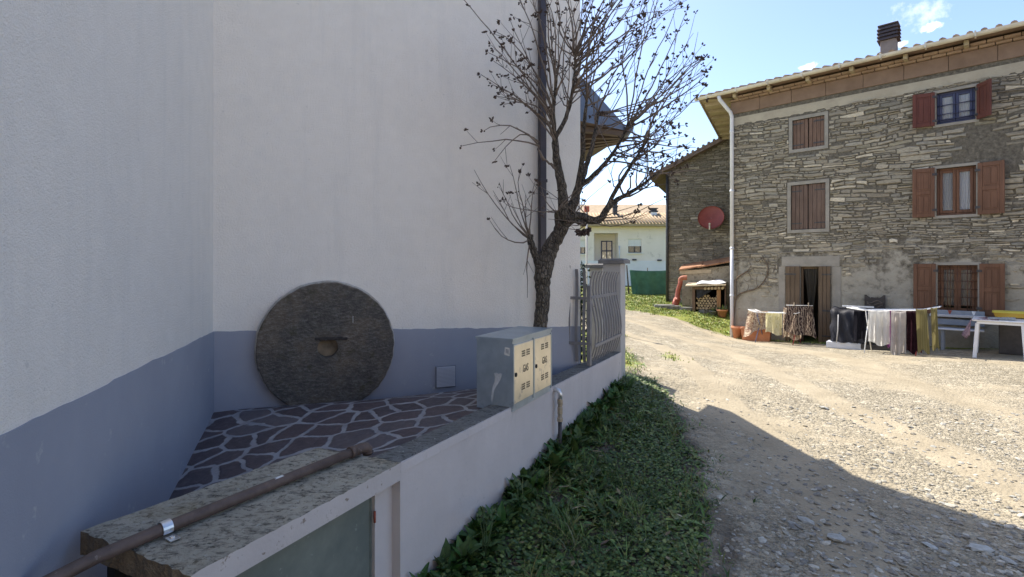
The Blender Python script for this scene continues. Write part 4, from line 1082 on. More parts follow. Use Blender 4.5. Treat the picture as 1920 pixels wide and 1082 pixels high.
m = MB(); f_ = dsh+face*.36-dup_*.42
m.tube([dsh-dup_*Rd*.95-face*.0, f_-dup_*.03], .014, 6); m.build('arm', M['pillar'], ds); m = MB(); m.tube([dsh-face*.09, dsh-face*.09+win*.30], .025, 8); m.build('bracket', M['pillar'], ds)
m = MB(); m.tube([f_-face*.0, f_+face*.09-dup_*.02], [.035,.03], 10); m.tube([f_-dup_*.02, f_-dup_*.22], [.03,.026], 10); m.build('receiver', M['gutter'], ds)

# ------------------------------------------------------------------ lean-to and woodshed
def basez(p): return gz(p.x, p.y)
la, lb_ = onwing(1279, 560, 1.0), onwing(1368, 560, 1.0)
def lpt(px, py, off): return onwing(px, py, off)
lt = thing('lean_to', 'low rendered lean-to with rusty sheet roof against the dark stone building', 'shed', V(la.x, la.y, basez(la)-.02))
zt0, zt1 = lpt(1280, 508, 1.0).z, lpt(1366, 498, 1.0).z
m = MB(); m.extrude([V(la.x,la.y,basez(la)-.3), V(lb_.x,lb_.y,basez(la)-.3), V(lb_.x,lb_.y,zt1), V(la.x,la.y,zt0)], win*.98); m.build('wall', pm('rough_brown_render', (.29,.25,.19), (.40,.345,.265), 3, .95, bs=.8, bscale=14, bdist=.03, spots=((.20,.165,.125), 7, .55)), lt)
m = MB()
for k, (a0, a1, dz, yo) in enumerate(((-.06, .42, .02, -.16), (.34, .80, .04, -.20), (.62, 1.06, .07, -.14))):
    p, q = la.lerp(lb_, a0), la.lerp(lb_, a1); z0 = zt0+(zt1-zt0)*a0+dz; z1 = zt0+(zt1-zt0)*a1+dz+.05
    m.hexa([V(p.x,p.y,z0)+win*yo, V(q.x,q.y,z1)+win*yo, V(q.x,q.y,z1+.18)+win*.98, V(p.x,p.y,z0+.18)+win*.98], [V(p.x,p.y,z0+.05)+win*yo, V(q.x,q.y,z1+.05)+win*yo, V(q.x,q.y,z1+.23)+win*.98, V(p.x,p.y,z0+.23)+win*.98])
m.build('roof', M['redroof'], lt)
m = MB(); p, q = la.lerp(lb_, -.05), la.lerp(lb_, .62); m.hexa([V(p.x,p.y,zt0-.13)-win*.05, V(q.x,q.y,zt0-.06)-win*.05, V(q.x,q.y,zt0-.06)-win*.01, V(p.x,p.y,zt0-.13)-win*.01], [V(p.x,p.y,zt0+.015)-win*.05, V(q.x,q.y,zt0+.06)-win*.05, V(q.x,q.y,zt0+.06)-win*.01, V(p.x,p.y,zt0+.015)-win*.01]); m.build('fascia_board', M['sheetwood'], lt)
# woodshed
OW = 2.0
wsL, wsR = onwing(1299, 590, OW), onwing(1360, 590, OW)
g0 = min(basez(wsL), basez(wsR))
ws = thing('woodshed', 'small open timber woodshed stacked with split firewood below the satellite dish', 'woodshed', V(wsL.x, wsL.y, g0))
zt = onwing(1330, 536, OW).z
def wsp(f, y, z): p = wsL.lerp(wsR, f); return V(p.x, p.y, z)+win*y
for f, wdt in ((.03, .09), (.80, .13)):
    m = MB(); p = wsp(f, .03, 0); m.box(V(p.x, p.y, (g0+zt)/2-.05), (wdt, .08, zt-g0+.1), (wdir, win, UP), bev=.008); m.build('post', mat_wood('orange_post', (.30,.15,.07), (.40,.22,.11), 2, 8, .8) if f > .5 else M['oldwood'], ws)
m = MB(); m.extrude([wsp(-.02,.0,g0-.1), wsp(-.02,.0,zt), wsp(-.02,.9,zt), wsp(-.02,.9,g0-.1)], wdir*.03); m.build('side_boards', M['oldwood'], ws)
m = MB(); m.extrude([wsp(.98,.0,g0-.1), wsp(.98,.0,zt), wsp(.98,.9,zt), wsp(.98,.9,g0-.1)], wdir*.03); m.build('side_boards', M['oldwood'], ws)
m = MB(); m.hexa([wsp(0,.88,g0-.1), wsp(1,.88,g0-.1), wsp(1,.91,g0-.1), wsp(0,.91,g0-.1)], [wsp(0,.88,zt), wsp(1,.88,zt), wsp(1,.91,zt), wsp(0,.91,zt)]); m.build('back_boards', M['black'], ws)
m = MB(); m.hexa([wsp(-.22,-.22,zt-.03), wsp(1.02,-.22,zt+.02), wsp(1.02,.95,zt+.10), wsp(-.22,.95,zt+.06)], [wsp(-.22,-.22,zt+.01), wsp(1.02,-.22,zt+.06), wsp(1.02,.95,zt+.14), wsp(-.22,.95,zt+.10)]); m.build('roof_board', M['sheetwood'], ws)
m = MB(); m.box((wsp(.5,-.02,zt-.08)), ((wsR-wsL).length*.86, .05, .10), (wdir, win, UP), bev=.005); m.build('lintel', M['oldwood'], ws)
for k in range(6):
    m = MB(); p = wsp(.44+k*.105, -.14, zt-.05+.006*k); q = p+win*.5+UP*.05; m.tube([p-wdir*.05-UP*.05, q], .045, 8); lg = m.build('roof_pole', M['logwood'], ws)
m = MB(); rows = []
for j in range(6):
    f = j/5; rows.append([wsp(.12+.5*i/8-.08*f*(i/8), -.03-.02*math.sin(i*2+j), zt-.10-(.36-.30*abs(i/8-.15))*f) for i in range(9)])
m.smooth = True; m.grid(rows); m.build('dark_flap', M['navy'], ws)
m = MB(); rows = []
for j in range(9):
    for_ = []
    for i in range(16):
        u, v_ = i/15, j/8; ed = min(u, 1-u, v_, 1-v_)*6; p = wsp(.10+.92*u, -.12+.8*v_, zt+.055+.055*u+min(1, ed)*.10+.02*math.sin(7*u+3*v_)); for_.append(p)
    rows.append(for_)
m.smooth = True; m.grid(rows); pl_ = m.build('plastic_sheet', M['white'], None); tag(pl_, 'crumpled white plastic sheet lying on the woodshed roof', 'sheet'); recentre(pl_, wsp(.5,.3,zt+.05))
# firewood: every log a thing
log0 = None; GLOG = 'split logs stacked in the woodshed'
lpos = []
wid = (wsR-wsL).length
for r in range(8):
    for c in range(7):
        x = .14*wid+.10*c+(.05 if r % 2 else 0); z = g0+.22+r*.088
        if x > .76*wid or z > zt-.30+.1*math.sin(c): continue
        lpos.append((x, z))
mlog = MB()
mlog.cur = 1; mlog.tube([V(0,0,0), V(0,.55,0)], .047, 9, caps=False); mlog.cur = 0
mlog.poly([V(math.cos(t)*.047, 0, math.sin(t)*.047) for t in np.linspace(0, 2*math.pi, 9, endpoint=False)])
mlog2 = MB(); tri = [V(-.05,0,-.03), V(.05,0,-.035), V(.035,0,.02), V(0,0,.045), V(-.035,0,.02)]; mlog2.cur = 1; mlog2.extrude(tri, V(0,.55,0)); mlog2.cur = 0; mlog2.poly([p-V(0,.001,0) for p in tri])
protos = []
for i, (x, z) in enumerate(lpos):
    p = wsL+wdir*x+win*(.08+random.uniform(-.05,.06)); loc = V(p.x, p.y, z+random.uniform(-.006,.006))
    kind = 0 if random.random() < .5 else 1
    if len(protos) < 2:
        o = (mlog if len(protos) == 0 else mlog2).build('firewood_log', [M['logwood'], M['logbark']]); protos.append(o)
        tag(o, 'split firewood log with a pale cut end in the woodshed stack', 'log', GLOG)
    else:
        o = protos[kind].copy(); COL.objects.link(o)
    o.location = loc; o.rotation_euler = (0, random.uniform(0, 6.28), HROT*0+math.atan2(wdir.y, wdir.x)); s = random.uniform(.85, 1.12); o.scale = (s, 1, s)
# rust red flue standing against the lean-to
fb = onwing(1270, 582, 1.5); fz0 = basez(fb)
rp = thing('stove_flue', 'battered rust red stove flue leaning upright at the left end of the lean-to', 'flue pipe', V(fb.x, fb.y, fz0))
tp = onwing(1276, 524, 1.5); ml_ = onwing(1270, 556, 1.5)
m = MB()
ax_ = [V(fb.x,fb.y,fz0-.02)-wdir*.08, V(fb.x,fb.y,fz0+.15)-wdir*.06, V(fb.x,fb.y,fz0+.32)-wdir*.01, ml_-UP*.10, ml_, ml_.lerp(tp,.35)-wdir*.01, ml_.lerp(tp,.75)+wdir*.02, tp]
m.tube(ax_, [.125,.125,.118,.118,.085,.085,.082,.082], 12); m.build('flue_section', M['rustred'], rp)
m = MB(); m.tube([tp-UP*.06, tp+UP*.01, tp+UP*.05+wdir*.04, tp+UP*.065+wdir*.12, tp+UP*.06+wdir*.22], [.085,.085,.085,.085,.09], 12, caps=False); m.build('flue_elbow', pm('orange_rust', (.30,.09,.05), (.40,.15,.08), 6, .65, bs=.3), rp)
m = MB(); m.tube([ml_-UP*.13, ml_-UP*.09], .13, 12); m.build('flue_collar', M['rustred'], rp)
m = MB(); m.tube([V(fb.x,fb.y,fz0-.03)-wdir*.08, V(fb.x,fb.y,fz0+.08)-wdir*.07], .145, 12); m.build('foot_ring', M['dark'], rp)
# flower pots, terracotta trough
def pot(loc, r, h, name, label, mat, cat='flower pot', plant=True):
    t = thing(name, label, cat, loc); m = MB(); m.smooth = True
    m.lathe(loc, UP, [(0,.001),(0,r*.68),(h*.8,r*.94),(h*.8,r*1.08),(h,r*1.1),(h,r*.95),(h*.75,r*.85),(h*.75,.001)], 18); m.build('pot', mat, t)
    if plant:
        m = MB()
        for k in range(70):
            a = random.uniform(0, 6.28); el = random.uniform(.3, 1.4); L = random.uniform(.5, 1.5)*r; d = V(math.cos(a)*math.cos(el), math.sin(a)*math.cos(el), math.sin(el)); p = loc+UP*h*.8+V(random.uniform(-.5,.5)*r, random.uniform(-.5,.5)*r, 0)
            sd = d.cross(UP).normalized()*.018; m.tn = random.choice([(.10,.14,.05),(.16,.19,.08),(.07,.11,.04)]); m.quad(p, p+d*L*.5+sd, p+d*L, p+d*L*.5-sd)
        m.build('foliage', M['leaf'], t)
    return t
q = onwing(1354, 602, 2.4); pot(V(q.x,q.y,basez(q)), .17, .26, 'flower_pot', 'terracotta flower pot at the house corner next to the woodshed', M['terrapot'])
q = onwing(1338, 600, 2.3); pot(V(q.x,q.y,basez(q)), .13, .17, 'flower_pot', 'small pale pot with a bushy plant in front of the firewood', M['coping'])
q = facw(1383, 625, .25); pot(V(q.x,q.y,gz(q.x,q.y)), .16, .34, 'flower_pot', 'squat clay pot between the rain pipe and the long trough', M['terrapot'], plant=False)
q0, q1 = facw(1391, 620, .42), facw(1446, 625, .30)
tt = thing('planter_trough', 'long terracotta planter trough on the ground below the laundry at the wall', 'planter', V(*((q0+q1)/2).xy, gz(*((q0+q1)/2).xy)))
dT = V(*(q1-q0).xy, 0).normalized(); nT = V(-dT.y, dT.x, 0); cT = (q0+q1)/2; zT = gz(cT.x, cT.y); LT = V(*(q1-q0).xy, 0).length
m = MB(); c = V(cT.x, cT.y, 0)
m.hexa([c-dT*LT*.46-nT*.12+UP*zT, c+dT*LT*.46-nT*.12+UP*zT, c+dT*LT*.46+nT*.12+UP*zT, c-dT*LT*.46+nT*.12+UP*zT], [c-dT*LT*.5-nT*.15+UP*(zT+.31), c+dT*LT*.5-nT*.15+UP*(zT+.31), c+dT*LT*.5+nT*.15+UP*(zT+.31), c-dT*LT*.5+nT*.15+UP*(zT+.31)])
m.build('trough', M['terrapot'], tt)
m = MB()
for s in (-1,1):
    m.box(c+nT*s*.15+UP*(zT+.33), (LT+.03, .035, .05), (dT, nT, UP), bev=.008); m.box(c+dT*s*LT*.5+UP*(zT+.33), (.035, .26, .05), (dT, nT, UP), bev=.008)
m.build('rim', M['terrapot'], tt)
m = MB(); m.box(c+UP*(zT+.315), (LT*.96, .26, .02), (dT, nT, UP)); m.build('soil', M['interior'], tt)
# flat stones by the lane
GS = 'flat loose stones by the outbuilding'
for k, (px, py, s, lab) in enumerate(((1244, 562, .42, 'broad flat grey stone at the foot of the outbuilding corner'), (1262, 570, .30, 'smaller flat stone to the right of the broad one near the rusty flue'), (1289, 589, .26, 'dark stone lying before the lean-to wall'), (1322, 600, .22, 'rounded stone in the grass before the firewood'))):
    q = onwing(px, py, 1.9); zz = gz(q.x, q.y); m = MB(); n = 9
    pr = [V(math.cos(6.283*i/n)*s*random.uniform(.8,1.1), math.sin(6.283*i/n)*s*.7*random.uniform(.8,1.1), 0)+V(q.x,q.y,zz-.03) for i in range(n)]
    m.extrude(pr, UP*(.10+.06*random.random())); o = m.build('flat_stone', M['whitewash'] if k == 9 else M['coping']); tag(o, lab, 'stone', GS); recentre(o, V(q.x,q.y,zz))
# ------------------------------------------------------------------ metal fence on the low wall
ff = thing('metal_fence', 'grey painted metal fence of bellied bars on the far end of the low wall', 'fence', lw(3.6,-.14,0))
FB, FT = 3.17, 4.26
PROF = [(.02,.0),(.10,.028),(.20,.056),(.32,.068),(.45,.060),(.58,.036),(.70,.012),(.80,0.0),(.90,.004),(.97,.020),(1.02,.040)]
def bar(base, out, hmax=1.0, wdt=.026, th=.011, k_=1.0):
    """flat bar with a belly towards out"""
    sd = V(-out.y, out.x, 0); m = MB(); R_ = []
    for h, o in PROF:
        p = base+out*(o*k_-.02)+UP*(h*hmax); R_.append([p-sd*wdt/2-out*th/2, p+sd*wdt/2-out*th/2, p+sd*wdt/2+out*th/2, p-sd*wdt/2+out*th/2])
    ix = [m.vs(r) for r in R_]
    for a, b in zip(ix[:-1], ix[1:]):
        for k in range(4): m.face((a+k, a+(k+1) % 4, b+(k+1) % 4, b+k))
    m.face([ix[0]+k for k in range(4)][::-1]); m.face([ix[-1]+k for k in range(4)]); return m
HB = 1.0
for i in range(11):
    t = FB+.06+(FT-FB-.06)*i/10
    bar(lw(t,-.03,.012), LWN, .98).build('bar', M['fence'], ff)
for i, o in enumerate((-.27, -.185, -.10)):
    bar(lw(FB,o,.012 if o > -.27 else .05), -LWD, 1.0, .032, .011, .45).build('bar', M['fence'], ff)
for h, o in ((.735,-.01),(.225,.052)):
    m = MB(); m.box((lw(FB,-.03+o,h)+lw(FT,-.03+o,h))/2, ((FT-FB), .012, .03), (LWD, LWN, UP)); m.build('rail', M['fence'], ff)
for h, o in ((.72,-.008),(.235,.012)):
    m = MB(); m.box((lw(FB-o,-.02,h)+lw(FB-o,-.29,h))/2, (.012, .28, .03), (LWD, LWN, UP)); m.build('rail', M['fence'], ff)
m = MB(); p = lw(FB+.01,-.045,0); m.box(V(p.x,p.y,p.z+.43), (.045,.045,.86), (LWD, LWN, UP), bev=.004); m.build('post', M['fence'], ff)
# pillar with cap at the wall end, lower pillars behind it
def pillar(c, s, h0, h1, name, label, capo=.05):
    t = thing(name, label, 'pillar', V(c.x, c.y, h0)); m = MB(); m.box(V(c.x,c.y,(h0+h1)/2), (s,s,h1-h0), (LWD,LWN,UP), bev=.006); m.build('shaft', M['pillar'], t)
    m = MB(); cx = s/2+capo; lo = [V(c.x,c.y,h1)+LWD*a*cx+LWN*b*cx for a, b in ((-1,-1),(-1,1),(1,1),(1,-1))]
    m.hexa(lo[::-1], [p+UP*.045 for p in lo][::-1]); m.hexa([V(c.x,c.y,h1+.045)+LWD*a*cx*.96+LWN*b*cx*.96 for a, b in ((-1,-1),(-1,1),(1,1),(1,-1))][::-1], [V(c.x,c.y,h1+.065)+LWD*a*cx*.8+LWN*b*cx*.8 for a, b in ((-1,-1),(-1,1),(1,1),(1,-1))][::-1])
    m.build('cap', M['pillarcap'], t); return t
c = lw(LWL+.17,-.14,0); pillar(c, .235, gz(c.x,c.y)-.2, EYE+.04, 'gate_pillar', 'grey gate pillar with a flat dark cap at the far end of the low wall')
c = at(1121, 600, 7.6); pillar(c, .20, gz(c.x,c.y)-.2, EYE-.02, 'gate_pillar', 'lower pillar with a dark stepped cap seen behind the bars of the fence', .06)
c = at(1100, 520, 12.5)
tp_ = thing('pole', 'thin grey pole with a small box on top rising beyond the fence', 'pole', V(c.x, c.y, gz(c.x,c.y)))
m = MB(); m.tube([V(c.x,c.y,gz(c.x,c.y)-.1), V(c.x,c.y,at(1100,396,12.5).z)], .024, 8); m.build('shaft', M['pillar'], tp_)
m = MB(); m.box(V(c.x,c.y,at(1100,392,12.5).z), (.12,.10,.14), bev=.01); m.build('box', M['rustred'], tp_)
# white garden gate posts and shrub behind the fence
hc = V(.905, 6.9, 0); hz = gz(hc.x, hc.y)
hd = thing('garden_shrub', 'dense dark green shrub growing behind the metal fence', 'shrub', V(hc.x, hc.y, hz))
m = MB()
for k in range(900):
    p = hc+V(random.gauss(0,.055), random.gauss(0,.16), 0); z = hz+random.uniform(.12,1.42); d = V(random.gauss(0,1), random.gauss(0,1), random.gauss(.3,.7)).normalized(); s = d.cross(UP).normalized()*.018
    m.tn = random.choice([(.025,.042,.015),(.035,.06,.022),(.05,.075,.03),(.018,.032,.013)]); b0 = V(p.x,p.y,z); m.quad(b0, b0+d*.03+s, b0+d*.065, b0+d*.03-s)
m.build('foliage', M['leaf'], hd)
m = MB(); m.tube([V(hc.x,hc.y,hz-.1), V(hc.x+.02,hc.y,hz+1.0)], [.03,.012], 6); m.build('stem', M['twig'], hd)

# ------------------------------------------------------------------ tree
TB = V(.245, 4.72, EYE-1.2)
tr = thing('bare_tree', 'bare tree with dark rough trunk and dry seed pods growing between wall and cabinet', 'tree', TB)
def TP(px, py, Y): 
    p = at(px, py, Y)
    if p.x < .66: p.y = min(p.y, mainY(p.x)-.05)
    return p
def smooth(P, r, k=4):
    Q, rq = [], []
    for i in range(len(P)-1):
        p0, p1, p2, p3 = P[max(i-1,0)], P[i], P[i+1], P[min(i+2,len(P)-1)]
        for j in range(k):
            t = j/k; Q.append(.5*((2*p1)+(p2-p0)*t+(2*p0-5*p1+4*p2-p3)*t*t+(3*p1-p0-3*p2+p3)*t**3)); rq.append(r[i]+(r[i+1]-r[i])*t)
    return Q+[P[-1]], rq+[r[-1]]
def limb(m, pts, n=9, knob=.10):
    P = [TP(a, b, Y) for a, b, Y, r in pts]; r = [q[3] for q in pts]; Q, rq = smooth(P, r, 5)
    rq = [x*(1+random.uniform(-knob,knob)) for x in rq]; Q = [q+V(random.gauss(0,1),random.gauss(0,1),random.gauss(0,1))*x*.06 for q, x in zip(Q, rq)]
    m.tube(Q, rq, n); return Q, rq
m = MB()
trunk = [(1008,752,4.72,.115),(1010,700,4.72,.085),(1012,640,4.72,.070),(1015,590,4.72,.066),(1018,545,4.72,.066),(1020,508,4.70,.078),(1032,468,4.69,.072),(1047,438,4.67,.064),(1060,414,4.65,.068)]
limb(m, trunk, 14, .07)
hubs = []
def L(pts, knob=.08, n=9):
    Q, r = limb(m, pts, n, knob); hubs.append((Q, r)); return Q
L([(1016,505,4.70,.055),(1006,482,4.68,.038),(999,465,4.66,.032),(994,450,4.64,.030),(996,440,4.63,.022)])
LA = L([(1058,418,4.65,.058),(1056,384,4.62,.048),(1053,350,4.60,.043),(1046,312,4.57,.037),(1041,275,4.54,.031),(1040,250,4.52,.026)])
LA1 = L([(1040,255,4.52,.024),(1037,215,4.48,.018),(1040,180,4.46,.014),(1044,140,4.42,.010)])
LA2 = L([(1041,258,4.52,.022),(1058,228,4.50,.019),(1070,190,4.48,.015),(1076,150,4.44,.011),(1079,100,4.4,.008)])
LB = L([(1060,418,4.65,.055),(1082,405,4.63,.042),(1112,414,4.58,.036),(1128,408,4.55,.034),(1138,392,4.53,.028),(1158,374,4.50,.023),(1180,362,4.46,.017),(1205,346,4.42,.013),(1232,325,4.38,.009)])
LB2 = L([(1136,398,4.53,.026),(1150,365,4.48,.020),(1168,335,4.42,.016),(1190,300,4.35,.012),(1215,262,4.28,.008)])
LC = L([(1060,412,4.65,.055),(1074,384,4.66,.046),(1086,350,4.72,.036),(1097,318,4.78,.028),(1108,282,4.84,.022),(1116,248,4.9,.017),(1122,210,4.94,.012)])
LC2 = L([(1084,352,4.70,.028),(1112,330,4.64,.022),(1138,302,4.58,.018),(1160,270,4.52,.014),(1180,230,4.46,.010)])
LD_ = L([(1078,375,4.68,.030),(1092,300,4.60,.022),(1094,250,4.52,.018),(1100,190,4.45,.012)])
for pts in ([(1050,432,4.64,.030),(1044,412,4.58,.022),(1043,398,4.55,.018)], [(1072,410,4.64,.028),(1090,418,4.60,.025),(1100,420,4.58,.022)]): limb(m, pts)
m.build('trunk', M['bark'], tr)
tw = MB(); pods = MB()
def pod_cluster(p, d, s=1.0, k=None):
    s *= 1.55
    for _ in range(k or random.choice((3,4,5,6,7))):
        v = (V(random.gauss(0,1), random.gauss(0,1), random.gauss(0,1)).normalized()*1.05+d).normalized()
        a = v.cross(V(.3,.2,.9)).normalized(); b = v.cross(a); L_ = random.uniform(.013,.024)*s; r = .0058*s; c = p+v*.006
        i = pods.vs([c, c+v*L_*.55+a*r, c+v*L_*.55+b*r, c+v*L_*.55-a*r, c+v*L_*.55-b*r, c+v*L_])
        for f in ((0,1,2),(0,2,3),(0,3,4),(0,4,1),(5,2,1),(5,3,2),(5,4,3),(5,1,4)): pods.face([i+q for q in f])
def clampw(p):
    if p.x < .68 and p.y > mainY(p.x)-.03: p.y = mainY(p.x)-.03
    return p
def whip(p0, p1, r0=.0075, bow=None, twigs=None, podp=.8, podscale=1.0):
    d = p1-p0; L_ = d.length; bow = bow if bow is not None else V(random.gauss(0,.08), random.gauss(0,.06), random.gauss(-.02,.07))*L_
    n = max(6, int(L_/.11)); P = []; ph = random.uniform(0,6); sd = d.cross(UP).normalized()
    for i in range(n+1):
        t = i/n; q = p0+d*t+bow*(4*t*(1-t))+sd*(.012*math.sin(ph+t*9)*min(1,t*3))*L_+V(random.gauss(0,.004),random.gauss(0,.004),random.gauss(0,.004))
        P.append(clampw(q))
    rr_ = [r0*(1-.72*i/n) for i in range(n+1)]
    tw.tube(P, rr_, 5)
    dirn = (P[-1]-P[-2]).normalized()
    if random.random() < podp: pod_cluster(P[-1], dirn, podscale)
    for _ in range(twigs if twigs is not None else int(L_*4.5)):
        i = random.randint(max(1, int(n*.35)), n-1); a = P[i]; dd = (P[i+1]-P[i]).normalized()
        lat = V(random.gauss(0,1), random.gauss(0,.8), random.gauss(.25,.8)).normalized(); v = (dd*.9+lat*.75).normalized(); l2 = random.uniform(.05,.24)
        Q = [a, clampw(a+v*l2*.5+UP*.008), clampw(a+v*l2+UP*.03*l2/.2)]
        tw.tube(Q, [rr_[i]*.62, .0022, .0014], 4)
        if random.random() < podp: pod_cluster(Q[-1], v, podscale*.95)
        elif random.random() < .3: pod_cluster(Q[-1], v, .7, 2)
def hub(Q, lo=.3):
    return Q[0][random.randint(int(len(Q[0])*lo), len(Q[0])-1)]
def near_hub(tp, cand, lo=.3):
    best = None
    for _ in range(14):
        h_ = hub(random.choice(cand), lo)
        d = tp-h_; sc = d.length+(.8 if d.z < .08 else 0)+random.uniform(0,.45)
        if best is None or sc < best[0]: best = (sc, h_)
    return best[1]
# right, open sky side of the crown
right = [hubs[i] for i in (4,5,6,7,8,3)]
for k in range(82):
    a = random.random()
    px = 1095+240*a**.85; top = -70+ (max(0, px-1250)/80)**1.5*150; py = random.uniform(top, 335-.25*(px-1100)) if random.random() < .72 else random.uniform(top, top+120)
    if px > 1300: py = max(py, 110)
    tp = TP(px, py, random.uniform(3.9, 5.1)); whip(near_hub(tp, right), tp, random.uniform(.005,.010))
# centre, in front of the white wall
cen = [hubs[i] for i in (1,2,3,6,8)]
for k in range(28):
    px = random.uniform(1000,1100); py = random.uniform(-70,190); tp = TP(px, py, random.uniform(4.1,4.75)); whip(near_hub(tp, cen), tp, random.uniform(.005,.009), podp=.6)
# left fan
lef = [hubs[i] for i in (1,2)]
for (sx, sy, ex, ey) in ((1009,274,866,274),(1010,270,905,248),(1010,268,930,300),(1036,205,930,60),(1034,200,915,100),(1036,230,955,40),(1037,215,840,-30),(1038,190,960,-50),(1036,215,925,115),(1038,225,920,85),(1036,245,900,140),(1038,235,935,165),(1040,260,945,195),(1040,265,930,180),(1038,200,985,-60),(1041,250,968,150),(1042,180,1010,-40)):
    whip(TP(sx, sy, 4.5), TP(ex, ey, random.uniform(4.1,4.5)), .0085, V(random.gauss(.02,.03), 0, random.uniform(.02,.16))*(.6 if sy < 260 else 1.0), twigs=6 if ey < 240 else 2, podp=.85)
whip(TP(1020,300,4.55), TP(1008,270,4.5), .016, twigs=0, podp=0); whip(TP(1046,322,4.57), TP(1018,298,4.55), .020, twigs=0, podp=0); whip(TP(1036,255,4.53), TP(1036,200,4.5), .016, twigs=0, podp=0)
# shoots from the left stub
for (ex, ey, bw) in ((888,318,-.05),(958,308,.0),(972,325,.03),(918,412,-.10),(925,358,-.05),(985,365,.0),(1005,340,.02),(958,380,.0),(935,342,-.03),(990,560,-.02)):
    whip(TP(995,448,4.64), TP(ex, ey, random.uniform(4.45,4.65)), .0075, V(-.02,0,bw), twigs=2, podp=.45)
for k in range(14):
    a = random.choice((TP(1043,398,4.55), TP(1072,410,4.6), TP(1100,420,4.58), TP(1112,414,4.58))); whip(a, a+V(random.uniform(-.5,.65), random.uniform(-.3,.1), random.uniform(-.15,.45)), .006, twigs=1, podp=.5)
# thick tangle around the lower right limb
for k in range(17):
    h_ = hub(random.choice([hubs[4], hubs[5], hubs[7]]), .45); tp = TP(random.uniform(1190,1310), random.uniform(240,345), random.uniform(4.0,4.7)); whip(h_, tp, random.uniform(.006,.010), twigs=3, podp=.55)
whip(TP(1125,408,4.55), TP(1245,372,4.4), .007, V(0,0,-.05), twigs=2); whip(TP(1110,415,4.55), TP(1215,395,4.45), .006, V(0,0,-.08), twigs=3)
for _ in range(9): pod_cluster(TP(1095+random.uniform(-8,8), 428+random.uniform(-6,8), 4.55), V(0,0,-1), 1.7)
tag(tw.build('crown', M['twig'], tr, recalc=False), None, None); fr_ = pods.build('dry_seed_head', M['pod'], tr, recalc=False); fr_['kind'] = 'stuff'

# ------------------------------------------------------------------ weeds on the verge
def inpoly(x, y): pass
wd_ = MB(); wd_.smooth = False
GREENS = [(.045,.082,.022),(.060,.106,.028),(.078,.130,.034),(.10,.155,.040),(.13,.18,.05),(.055,.098,.034),(.17,.205,.07)]
def leaf(m, base, az, el, L_, Wd, tone, curl=.5, segs=3, fold=.25):
    m.tn = tone; d = V(math.cos(az), math.sin(az), 0); sd = V(-d.y, d.x, 0); rows = []; p = base; e = el
    for i in range(segs+1):
        t = i/segs; wv = Wd*(math.sin(math.pi*min(1, .12+.80*t**.8))**.9 if i < segs else .12)
        rows.append((p, wv, e)); p = p+(d*math.cos(e)+UP*math.sin(e))*(L_/segs); e -= curl/segs
    ix = []
    for p, wv, e in rows:
        nrm = d*-math.sin(e)+UP*math.cos(e); ix.append(m.vs([p-sd*wv+nrm*wv*fold, p, p+sd*wv+nrm*wv*fold]))
    for a, b in zip(ix[:-1], ix[1:]):
        m.face((a, a+1, b+1, b)); m.face((a+1, a+2, b+2, b+1))
def tone(v=.25):
    g = random.choice(GREENS); k = random.uniform(1-v, 1+v); return tuple(x*k for x in g)
def rosette(m, x, y, s, n, el=(.15,.9), wr=.2, kind=0, col=None):
    z = gz(x, y)-.005; a0 = random.uniform(0, 6.28); tn = col or tone()
    for k in range(n):
        leaf(m, V(x+random.gauss(0,.012), y+random.gauss(0,.012), z), a0+k*6.28/n+random.gauss(0,.35), random.uniform(*el), s*random.uniform(.6,1.15), s*wr*random.uniform(.7,1.2), tuple(c*random.uniform(.8,1.25) for c in tn), random.uniform(.3,1.4))
def roundleaf(m, x, y, h, r):
    z = gz(x, y); p = V(x+random.gauss(0,.01), y+random.gauss(0,.01), z+h); nrm = V(random.gauss(0,.4), random.gauss(0,.4)-.15, 1).normalized(); a = nrm.cross(V(1,.3,0)).normalized(); b = nrm.cross(a)
    m.tn = tone(); m.poly([p+(a*math.cos(t)+b*math.sin(t))*r*(1 if k else .75) for k, t in enumerate(np.linspace(0, 6.28, 6, endpoint=False))])
def roadx(y):
    for (x0, y0), (x1, y1) in zip(ROADL[:-1], ROADL[1:]):
        if y0 <= y <= y1: return x0+(x1-x0)*(y-y0)/(y1-y0)
    return 1.0
def wallx(y): return LW0.x+(y-LW0.y)*LWD.x/LWD.y+.02 if y < 6.5 else 1.42
N = 0
cx_n = np.random.default_rng(3)
